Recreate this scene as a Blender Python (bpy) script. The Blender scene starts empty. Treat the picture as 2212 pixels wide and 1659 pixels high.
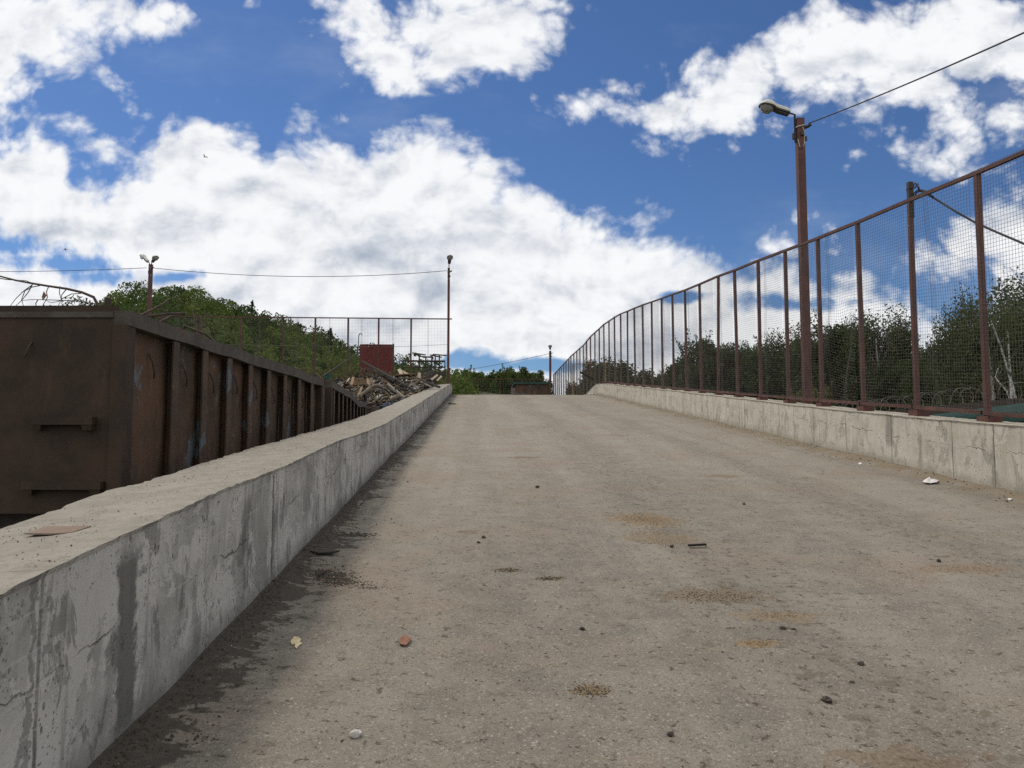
import bpy, math, random
import numpy as np
from mathutils import Vector, Matrix, Euler, noise as mn

random.seed(7)
rng = np.random.default_rng(7)
scene = bpy.context.scene
COL = scene.collection
R = math.radians
SLOPE = 0.102
EYE = Vector((0, 0, 1.6))
PITCH, YAW, FPX = R(4.52), R(2.39), 1751.0

# ---------------------------------------------------------------- measuring
_f = Vector((math.sin(YAW) * math.cos(PITCH), math.cos(YAW) * math.cos(PITCH), math.sin(PITCH)))
_r = Vector((math.cos(YAW), -math.sin(YAW), 0))
_u = _r.cross(_f)


def ray(x, y):
    return _f + _r * ((x - 1106) / FPX) - _u * ((y - 829.5) / FPX)


def at_y(x, y, Y):
    d = ray(x, y)
    return EYE + d * (Y / d.y)


def at_x(x, y, X):
    d = ray(x, y)
    return EYE + d * (X / d.x)


def on_ramp(x, y, h=0.0):
    d = ray(x, y)
    t = (h - 1.6) / (d.z - SLOPE * d.y)
    return EYE + d * t


def uv_dir(x, y):
    d = ray(x, y)
    return d.x / d.y, d.z / d.y


def zr(y):                                     # height of the road along its length
    if y < 42:
        return SLOPE * y
    if y < 54:
        t = y - 42
        return SLOPE * 42 + SLOPE * (t - t * t / 24)
    return SLOPE * 48


def lerp_table(tab, y):
    return float(np.interp(y, [t[0] for t in tab], [t[1] for t in tab]))


def vnoise(*p):
    return mn.noise(Vector(p))


# ---------------------------------------------------------------- node helper
class NT:
    def __init__(self, tree, dim='3D'):
        self.t = tree
        self.dim = dim
        self.t.nodes.clear()

    def n(self, typ, *ins, **props):
        nd = self.t.nodes.new(typ)
        named = props.pop('named', {})
        for k, v in props.items():
            setattr(nd, k, v)
        for i, v in enumerate(ins):
            self.put(nd.inputs[i], v)
        for k, v in named.items():
            self.put(nd.inputs[k], v)
        return nd

    def put(self, sock, v):
        if v is None:
            return
        if isinstance(v, bpy.types.Node):
            v = v.outputs[0]
        if isinstance(v, bpy.types.NodeSocket):
            self.t.links.new(v, sock)
        else:
            if sock.type == 'RGBA' and len(v) == 3:
                v = (*v, 1)
            sock.default_value = v

    def m(self, op, a, b=None, c=None, clamp=False):
        nd = self.t.nodes.new('ShaderNodeMath')
        nd.operation = op
        nd.use_clamp = clamp
        self.put(nd.inputs[0], a)
        self.put(nd.inputs[1], b)
        if c is not None:
            self.put(nd.inputs[2], c)
        return nd.outputs[0]

    def ss(self, x, lo, hi, a=0.0, b=1.0):     # smooth step from a to b
        nd = self.t.nodes.new('ShaderNodeMapRange')
        nd.interpolation_type = 'SMOOTHSTEP'
        self.put(nd.inputs[0], x)
        for i, v in enumerate((lo, hi, a, b)):
            self.put(nd.inputs[i + 1], v)
        return nd.outputs[0]

    def mix(self, f, a, b, blend='MIX'):
        nd = self.t.nodes.new('ShaderNodeMixRGB')
        nd.blend_type = blend
        self.put(nd.inputs[0], f)
        self.put(nd.inputs[1], a)
        self.put(nd.inputs[2], b)
        return nd.outputs[0]

    def xyz(self, v):
        s = self.n('ShaderNodeSeparateXYZ', v)
        return s.outputs[0], s.outputs[1], s.outputs[2]

    def vec(self, x, y, z=0.0):
        return self.n('ShaderNodeCombineXYZ', x, y, z).outputs[0]

    def noise(self, v, scale, detail=4, rough=0.55, dist=0.0, color=False, **kw):
        kw.setdefault('noise_dimensions', self.dim)
        nd = self.n('ShaderNodeTexNoise', named={'Vector': v, 'Scale': scale, 'Detail': detail, 'Roughness': rough, 'Distortion': dist}, **kw)
        return nd.outputs[1] if color else nd.outputs[0]

    def voro(self, v, scale, out=0, feature='F1', **named):
        nd = self.t.nodes.new('ShaderNodeTexVoronoi')
        nd.voronoi_dimensions = self.dim
        nd.feature = feature
        self.put(nd.inputs['Vector'], v)
        self.put(nd.inputs['Scale'], scale)
        for k, val in named.items():
            self.put(nd.inputs[k], val)
        return nd.outputs if out is None else nd.outputs[out]

    def scale(self, v, s):
        nd = self.t.nodes.new('ShaderNodeVectorMath')
        nd.operation = 'MULTIPLY'
        self.put(nd.inputs[0], v)
        nd.inputs[1].default_value = s
        return nd.outputs[0]

    def add(self, v, w):
        nd = self.t.nodes.new('ShaderNodeVectorMath')
        nd.operation = 'ADD'
        self.put(nd.inputs[0], v)
        self.put(nd.inputs[1], w)
        return nd.outputs[0]

    def bump(self, h, strength, dist):
        nd = self.n('ShaderNodeBump', named={'Strength': strength, 'Distance': dist, 'Height': h})
        return nd.outputs[0]

    def surface(self, color, rough=0.8, normal=None, metal=0.0, spec=0.3):
        b = self.n('ShaderNodeBsdfPrincipled', named={'Base Color': color, 'Roughness': rough, 'Metallic': metal, 'Specular IOR Level': spec})
        if normal is not None:
            self.put(b.inputs['Normal'], normal)
        o = self.t.nodes.new('ShaderNodeOutputMaterial')
        self.t.links.new(b.outputs[0], o.inputs[0])
        return b


def new_mat(name):
    m = bpy.data.materials.new(name)
    m.use_nodes = True
    return m, NT(m.node_tree)


def rough_mat(name, c1, c2, scale=6.0, rough=0.8, metal=0.0, bump=0.25, dist=0.01, stretch=(1, 1, 1), spec=0.3, c3=None, c3_at=0.62, c3_scale=3.0):
    m, t = new_mat(name)
    tc = t.n('ShaderNodeTexCoord').outputs['Object']
    v = t.scale(tc, stretch)
    n1 = t.noise(v, scale, 7, 0.65)
    col = t.mix(t.ss(n1, 0.35, 0.65), c1, c2)
    if c3 is not None:
        n3 = t.noise(t.add(v, (3.1, 1.7, 5.2)), c3_scale, 8, 0.68)
        col = t.mix(t.ss(n3, c3_at, c3_at + 0.05), col, c3)
    n2 = t.noise(v, scale * 6, 5, 0.6)
    t.surface(col, rough, t.bump(n2, bump, dist), metal, spec)
    return m


MAT = {}
MAT['red_steel'] = rough_mat('red_steel', (0.115, 0.046, 0.037), (0.072, 0.033, 0.028), 9, 0.6, 0.0, 0.2, 0.004, c3=(0.16, 0.09, 0.07), c3_at=0.66, c3_scale=14)
MAT['post_red'] = rough_mat('post_red', (0.125, 0.052, 0.043), (0.07, 0.034, 0.029), 5, 0.6, 0.0, 0.2, 0.004, stretch=(1, 1, .4))
MAT['wire'] = rough_mat('wire', (0.15, 0.14, 0.13), (0.09, 0.08, 0.07), 5, 0.55, 0.2, 0.0)
MAT['cable'] = rough_mat('cable', (0.02, 0.02, 0.022), (0.035, 0.035, 0.036), 8, 0.6)
MAT['lamp_white'] = rough_mat('lamp_white', (0.62, 0.62, 0.58), (0.5, 0.5, 0.46), 7, 0.45, c3=(0.2, 0.19, 0.17), c3_at=0.68, c3_scale=9)
MAT['lamp_dark'] = rough_mat('lamp_dark', (0.07, 0.07, 0.062), (0.045, 0.045, 0.04), 9, 0.6)
MAT['white_tie'] = rough_mat('white_tie', (0.55, 0.54, 0.5), (0.4, 0.39, 0.36), 20, 0.6)
MAT['dark_steel'] = rough_mat('dark_steel', (0.035, 0.03, 0.027), (0.055, 0.042, 0.034), 10, 0.65)
MAT['wood_dark'] = rough_mat('wood_dark', (0.026, 0.021, 0.017), (0.016, 0.013, 0.011), 8, 0.85, stretch=(1, 1, .3))
MAT['wood_grey'] = rough_mat('wood_grey', (0.2, 0.17, 0.13), (0.12, 0.1, 0.08), 9, 0.85, stretch=(.4, .4, 1))
MAT['wood_pale'] = rough_mat('wood_pale', (0.5, 0.44, 0.33), (0.36, 0.29, 0.2), 7, 0.8)
MAT['wood_brown'] = rough_mat('wood_brown', (0.24, 0.16, 0.09), (0.15, 0.1, 0.06), 8, 0.85)
MAT['plastic_white'] = rough_mat('plastic_white', (0.68, 0.68, 0.66), (0.5, 0.5, 0.49), 8, 0.5)
MAT['cloth_grey'] = rough_mat('cloth_grey', (0.22, 0.21, 0.2), (0.12, 0.12, 0.12), 8, 0.9)
MAT['cloth_navy'] = rough_mat('cloth_navy', (0.03, 0.035, 0.06), (0.05, 0.06, 0.09), 8, 0.8)
MAT['bag_yellow'] = rough_mat('bag_yellow', (0.55, 0.48, 0.12), (0.4, 0.35, 0.1), 8, 0.6)
MAT['teal_plastic'] = rough_mat('teal_plastic', (0.015, 0.085, 0.075), (0.012, 0.06, 0.055), 8, 0.5)
MAT['hose_grey'] = rough_mat('hose_grey', (0.15, 0.125, 0.095), (0.09, 0.078, 0.062), 6, 0.8)
MAT['red_panel'] = rough_mat('red_panel', (0.16, 0.022, 0.018), (0.12, 0.018, 0.016), 2.5, 0.55, c3=(0.1, 0.03, 0.02), c3_at=0.6)
MAT['bark'] = rough_mat('bark', (0.075, 0.058, 0.042), (0.04, 0.032, 0.025), 7, 0.9, bump=0.6, dist=0.03, stretch=(1, 1, .25))
MAT['birch_bark'] = rough_mat('birch_bark', (0.5, 0.49, 0.45), (0.38, 0.37, 0.34), 4, 0.8, stretch=(1, 1, .5), c3=(0.05, 0.045, 0.04), c3_at=0.58, c3_scale=4)
MAT['twig'] = rough_mat('twig', (0.07, 0.05, 0.045), (0.11, 0.08, 0.065), 9, 0.85)
MAT['cut_wood'] = rough_mat('cut_wood', (0.45, 0.36, 0.24), (0.32, 0.24, 0.15), 12, 0.85)
MAT['green_metal'] = rough_mat('green_metal', (0.014, 0.045, 0.036), (0.02, 0.06, 0.05), 3, 0.55)
MAT['plank_fence'] = rough_mat('plank_fence', (0.05, 0.04, 0.032), (0.035, 0.028, 0.022), 5, 0.9)
MAT['card'] = rough_mat('card', (0.2, 0.147, 0.11), (0.165, 0.12, 0.09), 14, 0.85)
MAT['paper'] = rough_mat('paper', (0.75, 0.74, 0.74), (0.6, 0.59, 0.6), 20, 0.7)
MAT['stone_white'] = rough_mat('stone_white', (0.5, 0.49, 0.46), (0.4, 0.39, 0.36), 30, 0.85)
MAT['stone_dark'] = rough_mat('stone_dark', (0.045, 0.04, 0.034), (0.07, 0.06, 0.05), 40, 0.9, bump=0.5)
MAT['stone_grey'] = rough_mat('stone_grey', (0.3, 0.28, 0.25), (0.2, 0.19, 0.17), 40, 0.9)
MAT['soil'] = rough_mat('soil', (0.06, 0.048, 0.036), (0.04, 0.032, 0.025), 40, 0.95)
MAT['sand'] = rough_mat('sand', (0.27, 0.205, 0.13), (0.2, 0.145, 0.088), 40, 0.95)
MAT['rag'] = rough_mat('rag', (0.28, 0.14, 0.09), (0.2, 0.1, 0.07), 25, 0.8)
MAT['cream'] = rough_mat('cream', (0.6, 0.52, 0.32), (0.5, 0.42, 0.25), 30, 0.8)
MAT['yellow_paint'] = rough_mat('yellow_paint', (0.26, 0.2, 0.07), (0.19, 0.13, 0.06), 9, 0.7)
MAT['feather_white'] = rough_mat('feather_white', (0.6, 0.6, 0.6), (0.5, 0.5, 0.5), 9, 0.8)
MAT['feather_grey'] = rough_mat('feather_grey', (0.16, 0.16, 0.17), (0.11, 0.11, 0.12), 9, 0.8)
MAT['earth'] = rough_mat('earth', (0.16, 0.13, 0.09), (0.1, 0.085, 0.06), 0.6, 0.95, bump=0.5, dist=0.05)
MAT['grass_earth'] = rough_mat('grass_earth', (0.05, 0.06, 0.025), (0.08, 0.07, 0.04), 0.4, 0.95, bump=0.5, dist=0.05)


def leaf_mat(name, dark, light, trans=0.3):
    m, t = new_mat(name)
    g = t.n('ShaderNodeNewGeometry')
    tc = t.n('ShaderNodeTexCoord').outputs['Object']
    n1 = t.noise(tc, 0.55, 3, 0.6)
    f = t.m('ADD', t.m('MULTIPLY', g.outputs['Random Per Island'], 0.5), t.ss(n1, 0.3, 0.7, 0.0, 0.5))
    col = t.mix(f, dark, light)
    d = t.n('ShaderNodeBsdfPrincipled', named={'Base Color': col, 'Roughness': 0.75, 'Specular IOR Level': 0.08})
    tr = t.n('ShaderNodeBsdfTranslucent', col)
    mx = t.n('ShaderNodeMixShader', trans, d.outputs[0], tr.outputs[0])
    o = t.t.nodes.new('ShaderNodeOutputMaterial')
    t.t.links.new(mx.outputs[0], o.inputs[0])
    return m


MAT['leaf_birch'] = leaf_mat('leaf_birch', (0.034, 0.048, 0.021), (0.10, 0.118, 0.052))
MAT['leaf_oak'] = leaf_mat('leaf_oak', (0.03, 0.045, 0.02), (0.082, 0.108, 0.045))
MAT['leaf_willow'] = leaf_mat('leaf_willow', (0.032, 0.052, 0.02), (0.085, 0.12, 0.045))
MAT['leaf_hill'] = leaf_mat('leaf_hill', (0.04, 0.066, 0.017), (0.15, 0.195, 0.055))
MAT['leaf_fresh'] = leaf_mat('leaf_fresh', (0.05, 0.085, 0.02), (0.16, 0.215, 0.055))
MAT['leaf_bush'] = leaf_mat('leaf_bush', (0.034, 0.058, 0.017), (0.115, 0.155, 0.046))
MAT['leaf_deep'] = leaf_mat('leaf_deep', (0.024, 0.044, 0.015), (0.075, 0.112, 0.036))  # deeper green for some of the hill shrubs, chosen by noise
MAT['leaf_dry'] = leaf_mat('leaf_dry', (0.07, 0.075, 0.03), (0.14, 0.13, 0.055))


# ---- dusty asphalt of the ramp
SPILLS = [(1395, 1123, .34, .32, (.26, .195, .12), .8), (1425, 1162, .36, .2, (.22, .165, .105), .65), (1275, 1491, .085, .055, (.19, .145, .085), .9), (1545, 1287, .4, .2, (.17, .13, .085), .6),
          (1640, 1392, .12, .06, (.26, .185, .095), .8), (1690, 1332, .25, .12, (.25, .18, .11), .5), (2090, 1228, .4, .16, (.23, .165, .11), .55), (1097, 1232, .09, .05, (.15, .115, .07), .8), (1187, 1250, .1, .05, (.15, .115, .07), .8),
          (1010, 1150, .12, .1, (.16, .12, .075), .5), (1950, 1640, .3, .1, (.17, .115, .07), .5), (1130, 988, .35, .14, (.17, .12, .075), .6), (1560, 1030, .3, .18, (.2, .14, .09), .6), (1330, 940, .4, .3, (.2, .145, .095), .5)]


def road_material():
    m, t = new_mat('dusty_asphalt')
    t.dim = '2D'
    tc = t.n('ShaderNodeTexCoord').outputs['Object']
    x, y, z = t.xyz(tc)
    flat = t.vec(x, y, 0.0)
    n_big = t.noise(t.scale(flat, (1.0, 0.28, 1)), 0.9, 5, 0.6, 0.4)
    n_mid = t.noise(flat, 3.0, 6, 0.65)
    n_fine = t.noise(flat, 38, 4, 0.7)
    # dust between the wheel tracks; the tone also grows paler up the slope
    track = t.noise(t.scale(t.add(flat, (0.4, 0, 0)), (1.25, 0.05, 1)), 1.0, 4, 0.6, 0.15)
    dust = t.m('ADD', t.ss(y, 2.0, 16, 0.10, 0.8), t.ss(n_big, 0.3, 0.7, -0.1, 0.12))
    dust = t.m('ADD', dust, t.ss(track, 0.36, 0.64, -0.17, 0.17))
    dust = t.m('ADD', dust, t.ss(n_mid, 0.3, 0.7, -0.12, 0.12), clamp=True)
    asphalt = t.mix(t.ss(n_mid, 0.35, 0.65), (0.155, 0.142, 0.12), (0.19, 0.172, 0.144))
    col = t.mix(dust, asphalt, (0.277, 0.252, 0.210))
    warm = t.noise(t.add(flat, (7, 3, 0)), 0.7, 4, 0.6)
    col = t.mix(t.ss(warm, 0.46, 0.68, 0, 0.4), col, (0.225, 0.172, 0.125))
    # broken stone of mixed size showing in the worn surface
    warp = t.add(flat, t.scale(t.noise(flat, 60, 2, 0.5, color=True), (0.01, 0.01, 0.0)))
    wear = t.ss(dust, 0.85, 0.3, 0.12, 1.0)
    for sc, k1, k2 in ((120, 0.74, 0.55), (58, 0.9, 0.65)):
        vo = t.voro(warp, sc, None)
        cr, cg, cb = t.xyz(vo[1])
        cd = vo[0]
        chip = t.m('MULTIPLY', t.ss(cd, 0.5, 0.36), t.m('MULTIPLY', t.ss(cr, k1, k1 + 0.06), wear))
        col = t.mix(t.m('MULTIPLY', chip, k2), col, t.mix(cb, (0.25, 0.225, 0.19), (0.4, 0.37, 0.325)))
        pit = t.m('MULTIPLY', t.ss(cd, 0.5, 0.34), t.m('MULTIPLY', t.ss(cg, k1 + .06, k1 + 0.1), wear))
        col = t.mix(t.m('MULTIPLY', pit, k2 + .1), col, (0.07, 0.062, 0.052))
    n_grit = t.noise(flat, 130, 3, 0.7)
    col = t.mix(t.ss(n_fine, 0.42, 0.75, 0.0, 0.3), col, (0.13, 0.115, 0.095))
    col = t.mix(t.ss(n_grit, 0.5, 0.7, 0.0, 0.4), col, (0.10, 0.088, 0.072))
    # dark crumbs and mud trodden in by wheels
    st = t.noise(t.scale(flat, (1.0, 1.25, 1)), 5.0, 7, 0.74)
    wander = t.m('MULTIPLY_ADD', t.noise(t.vec(y, 2.2, 0), .25, 3, .6), 1.2, -.6)
    b1 = t.ss(t.m('ABSOLUTE', t.m('SUBTRACT', t.m('ADD', x, wander), 1.95)), .75, .1)
    b2 = t.ss(t.m('ABSOLUTE', t.m('SUBTRACT', t.m('ADD', x, wander), 4.1)), .7, .1, 0, .8)
    band = t.m('MAXIMUM', b1, b2)
    col = t.mix(t.m('MULTIPLY', band, .14), col, (.1, .088, .07))
    st = t.m('MULTIPLY_ADD', band, .045, st)
    col = t.mix(t.ss(st, 0.612, 0.665, 0, 0.55), col, (0.095, 0.078, 0.057))
    sp = t.m('MULTIPLY_ADD', band, .03, t.noise(t.add(flat, (11, 4, 0)), 14.0, 4, 0.75))
    col = t.mix(t.ss(sp, 0.625, 0.67, 0, 0.85), col, (0.06, 0.05, 0.038))
    # spilled sand and mud trodden flat
    n_s = t.noise(flat, 7, 6, 0.7)
    for (px, py, rx, ry, c, k) in SPILLS:
        p = on_ramp(px, py)
        mp = t.n('ShaderNodeMapping', flat, (p.x, p.y, 0), (0, 0, 0), (rx, ry, 1), vector_type='TEXTURE')
        l = t.n('ShaderNodeVectorMath', mp, operation='LENGTH').outputs['Value']
        d = t.m('SUBTRACT', t.m('MULTIPLY_ADD', n_s, 3.4, -.65), l)
        col = t.mix(t.ss(d, -0.1, 0.3, 0, k), col, t.mix(t.ss(n_fine, .4, .65), c, tuple(q * .55 for q in c)))
    # damp silt along the left wall with a ragged edge
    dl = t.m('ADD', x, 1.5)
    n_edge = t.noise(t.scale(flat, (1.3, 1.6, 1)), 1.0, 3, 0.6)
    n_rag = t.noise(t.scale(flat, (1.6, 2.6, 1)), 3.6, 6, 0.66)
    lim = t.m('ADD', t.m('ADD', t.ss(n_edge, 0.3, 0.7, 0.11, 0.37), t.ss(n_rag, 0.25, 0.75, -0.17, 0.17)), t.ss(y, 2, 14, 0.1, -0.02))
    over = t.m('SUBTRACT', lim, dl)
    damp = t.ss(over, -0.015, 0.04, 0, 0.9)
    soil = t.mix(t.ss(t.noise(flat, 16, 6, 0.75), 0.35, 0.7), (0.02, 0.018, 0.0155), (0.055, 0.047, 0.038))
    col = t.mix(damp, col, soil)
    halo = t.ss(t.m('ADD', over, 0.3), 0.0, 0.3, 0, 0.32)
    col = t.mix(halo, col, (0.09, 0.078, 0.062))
    # sand drifted against the right wall
    dr = t.m('SUBTRACT', 6.75, x)
    lim2 = t.m('ADD', t.ss(n_edge, 0.25, 0.75, 0.1, 0.6), t.ss(n_rag, 0.25, 0.75, -0.1, 0.12))
    col = t.mix(t.ss(t.m('SUBTRACT', lim2, dr), -0.15, 0.2, 0, 0.85), col, t.mix(n_mid, (0.15, 0.118, 0.078), (0.24, 0.195, 0.14)))
    h = t.m('ADD', t.m('MULTIPLY', n_fine, 0.5), t.m('ADD', t.m('MULTIPLY', cd, -0.35), t.m('MULTIPLY', n_mid, 0.6)))
    t.surface(col, 0.92, t.bump(h, 0.55, 0.012), 0, 0.2)
    return m


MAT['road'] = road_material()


# ---- board-marked concrete: UV is (metres along, metres above the road)
def concrete_material(name, base, light, dark, stains, joints, dust, seed):
    m, t = new_mat(name)
    uv = t.n('ShaderNodeUVMap').outputs[0]
    u, v, _ = t.xyz(uv)
    p = t.vec(u, v, seed)
    n1 = t.noise(p, 1.7, 7, 0.62, 0.3)
    col = t.mix(t.ss(n1, 0.35, 0.66), base, light)
    # pale skin flaked off in ragged patches
    n2 = t.noise(t.add(t.scale(p, (1.0, 0.7, 1)), (4, 2, 0)), 2.3, 9, 0.66, 0.5)
    flake = t.ss(n2, 0.515, 0.535, 0, 0.75)
    col = t.mix(flake, col, light)
    n2b = t.noise(t.add(t.scale(p, (1.3, 0.8, 1)), (14, 7, 0)), 2.8, 9, 0.7, 0.4)
    col = t.mix(t.ss(n2b, 0.555, 0.58, 0, 0.6), col, dark)
    # runs of damp down the face
    n3 = t.noise(t.scale(p, (5.5, 0.55, 1)), 1.6, 6, 0.65)
    col = t.mix(t.ss(n3, 0.53, 0.68, 0, 0.5), col, dark)
    n4 = t.noise(t.scale(p, (14, 1.2, 1)), 1.3, 6, 0.7)
    col = t.mix(t.ss(n4, 0.54, 0.66, 0, 0.5), col, light)
    wob = t.m('MULTIPLY', t.m('SUBTRACT', t.noise(p, 5.0, 6, 0.7), 0.5), 0.34)
    for (u0, w, v0, v1, s) in stains:
        d = t.m('ABSOLUTE', t.m('SUBTRACT', t.m('ADD', u, wob), u0))
        k = t.m('MULTIPLY', t.ss(d, w, w * 0.55), t.m('MULTIPLY', t.ss(v, v0 - .06, v0 + 0.08), t.ss(v, v1 + .06, v1 - 0.08)))
        col = t.mix(t.m('MULTIPLY', k, s), col, dark)
    # joints between pours
    jl = None
    for u0 in joints:
        d = t.m('ABSOLUTE', t.m('SUBTRACT', t.m('ADD', u, t.m('MULTIPLY', wob, 0.09)), u0))
        k = t.ss(d, 0.017, 0.003)
        jl = k if jl is None else t.m('MAXIMUM', jl, k)
    jl = t.m('MULTIPLY', jl, t.ss(t.noise(p, 2.6, 5, .65), .35, .6, .5, .95))
    # wandering cold joint along the middle, open only in places
    cy = t.m('ADD', 0.50, t.m('MULTIPLY', t.m('SUBTRACT', t.noise(t.vec(u, seed, 0), 0.9, 7, 0.6), 0.5), 0.55))
    dc = t.m('ABSOLUTE', t.m('SUBTRACT', v, cy))
    op = t.ss(t.noise(t.vec(u, seed + 5, 0), 1.1, 6, 0.75), 0.46, 0.56)
    crack = t.m('MULTIPLY', t.ss(dc, t.ss(t.noise(t.vec(u, seed + 2, 0), 9, 4, .7), .4, .7, .004, .016), 0.001, 0, .75), op)
    # board lines near the foot
    bl = t.m('ABSOLUTE', t.m('SUBTRACT', t.m('FRACT', t.m('MULTIPLY', v, 7.3)), 0.5))
    bl = t.m('MULTIPLY', t.ss(bl, 0.06, 0.0), t.ss(t.noise(p, 0.8, 4, 0.6), 0.5, 0.62, 0, 0.6))
    # pitting
    pn = t.noise(p, 3.2, 4, 0.6)
    pits = t.m('MULTIPLY', t.ss(t.voro(t.scale(p, (1.25, 0.8, 1)), 17, 0), 0.24, 0.15), t.ss(pn, 0.5, 0.62))
    pits2 = t.m('MULTIPLY', t.ss(t.voro(p, 38, 0), 0.24, 0.15), t.ss(pn, 0.42, 0.6, 0, 0.8))
    pits = t.m('MAXIMUM', pits, pits2)
    spn = t.noise(t.add(p, (2, 9, 0)), 6.5, 7, .75)
    spall = t.ss(spn, .64, .67, 0, .8)
    pits = t.m('MAXIMUM', pits, spall)
    lines = t.m('MAXIMUM', jl, crack)
    col = t.mix(t.m('MULTIPLY', lines, 0.8), col, (0.045, 0.042, 0.037))
    col = t.mix(t.m('MULTIPLY', bl, 0.75), col, light)
    col = t.mix(t.m('MULTIPLY', pits, 0.75), col, (0.06, 0.056, 0.05))
    # dust and crumbs lying on the top
    g = t.n('ShaderNodeNewGeometry')
    nz = t.xyz(g.outputs['True Normal'])[2]
    top = t.ss(nz, 0.55, 0.9)
    pos = g.outputs['Position']
    crumbs = t.noise(pos, 34, 5, 0.75)
    clus = t.noise(pos, 2.2, 4, 0.6)
    tcol = t.mix(t.ss(t.noise(pos, 5, 5, 0.65), 0.35, 0.65), dust, tuple(c * 0.8 for c in dust))
    tcol = t.mix(t.m('MULTIPLY', t.ss(crumbs, 0.56, 0.64), t.ss(clus, 0.42, 0.6, 0.1, 0.8)), tcol, (0.09, 0.078, 0.062))
    tcol = t.mix(t.m('MULTIPLY', t.ss(t.voro(pos, 55, 0), 0.2, 0.12), t.ss(clus, 0.5, 0.6, 0, 0.7)), tcol, (0.5, 0.48, 0.44))
    col = t.mix(top, col, tcol)
    foot = t.ss(t.m('ADD', v, t.m('MULTIPLY', wob, 0.9)), 0.2, 0.0, 0, 0.65)
    col = t.mix(foot, col, dark)
    h = t.m('ADD', t.m('MULTIPLY', t.noise(p, 22, 6, 0.7), 0.35), t.m('ADD', t.m('MULTIPLY', lines, -1.2), t.m('ADD', t.m('MULTIPLY', pits, -0.6), t.m('MULTIPLY', flake, 0.18))))
    h = t.m('ADD', h, t.m('MULTIPLY', t.m('MULTIPLY', crumbs, top), 1.0))
    t.surface(col, 0.9, t.bump(h, 0.7, 0.012), 0, 0.2)
    return m


MAT['concrete_shade'] = concrete_material(  # base colour darkened to carry the shade on this wall
    'concrete_weathered_shade', (0.225, 0.222, 0.205), (0.43, 0.42, 0.39), (0.10, 0.10, 0.092),
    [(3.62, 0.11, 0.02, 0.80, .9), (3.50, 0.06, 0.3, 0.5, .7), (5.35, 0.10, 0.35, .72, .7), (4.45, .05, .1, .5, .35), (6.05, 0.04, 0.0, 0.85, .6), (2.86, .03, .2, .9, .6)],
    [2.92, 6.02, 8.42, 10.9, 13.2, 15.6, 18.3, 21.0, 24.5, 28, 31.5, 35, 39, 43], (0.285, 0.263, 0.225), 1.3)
MAT['concrete_sun'] = concrete_material(  # same concrete, with the sunlit brightness put into a paler base colour
    'concrete_pale_sun', (0.385, 0.363, 0.305), (0.50, 0.475, 0.41), (0.23, 0.22, 0.185),
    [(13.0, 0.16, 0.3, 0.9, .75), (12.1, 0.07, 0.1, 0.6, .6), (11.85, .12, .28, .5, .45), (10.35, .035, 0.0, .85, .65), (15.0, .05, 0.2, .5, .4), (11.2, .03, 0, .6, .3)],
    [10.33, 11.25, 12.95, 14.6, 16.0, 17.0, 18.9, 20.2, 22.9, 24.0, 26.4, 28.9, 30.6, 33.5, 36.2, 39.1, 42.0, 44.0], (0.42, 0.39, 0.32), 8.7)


def rust_material(name, blue, brown=1.0):
    m, t = new_mat(name)
    tc = t.n('ShaderNodeTexCoord').outputs['Object']
    n1 = t.noise(tc, 3.0, 8, 0.68)
    n2 = t.noise(t.add(tc, (5, 1, 3)), 1.2, 6, 0.6)
    col = t.mix(t.ss(n1, 0.35, 0.65), tuple(c * brown for c in (0.047, 0.032, 0.022)), tuple(c * brown for c in (0.08, 0.05, 0.031)))
    col = t.mix(t.ss(n2, 0.5, 0.68, 0, 0.7), col, tuple(c * brown for c in (0.1, 0.052, 0.028)))
    n3 = t.noise(t.scale(tc, (1, 1, .35)), 6, 7, 0.7)
    col = t.mix(t.ss(n3, 0.6, 0.72, 0, .6), col, (0.028, 0.022, 0.019))
    nr = t.noise(t.add(t.scale(tc, (1, 1, .22)), (4, 7, 1)), 7.0, 6, 0.7)
    col = t.mix(t.ss(nr, 0.56, 0.66, 0, .45), col, tuple(c * brown for c in (0.125, 0.078, 0.048)))
    nsp = t.noise(t.add(tc, (8, 3, 6)), 24, 4, 0.7)
    col = t.mix(t.ss(nsp, 0.62, 0.68, 0, .6), col, (0.018, 0.015, 0.013))
    if blue:
        nb = t.noise(t.add(t.scale(tc, (1, 1, .8)), (9, 2, 4)), 2.1, 9, 0.7)
        col = t.mix(t.ss(nb, 0.575, 0.61, 0, blue), col, (0.105, 0.135, 0.155))
        ns = t.noise(t.add(t.scale(tc, (1, 6, .6)), (2, 2, 4)), 2.0, 7, 0.7)
        col = t.mix(t.ss(ns, 0.56, 0.68, 0, blue * .8), col, (0.12, 0.115, 0.1))
    h = t.noise(tc, 30, 5, 0.7)
    t.surface(col, 0.75, t.bump(t.m('ADD', t.m('MULTIPLY', h, .4), n1), 0.35, 0.02), 0.0, 0.3)
    return m


MAT['rust_side'] = rust_material('rusted_blue_paint', 0.7, 1.0)
MAT['rust_end'] = rust_material('rusted_brown_steel', 0.0, 0.54)
MAT['rust_rim'] = rough_mat('rust_rim', (0.075, 0.066, 0.054), (0.05, 0.04, 0.032), 5, 0.75, c3=(0.1, 0.05, 0.03), c3_at=0.6, bump=.5)


def glass_bowl():
    m, t = new_mat('lamp_bowl')
    b = t.surface((0.75, 0.75, 0.7), 0.25, None, 0, 0.5)
    b.inputs['Transmission Weight'].default_value = 0.75
    b.inputs['IOR'].default_value = 1.2
    return m


MAT['bowl'] = glass_bowl()


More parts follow.
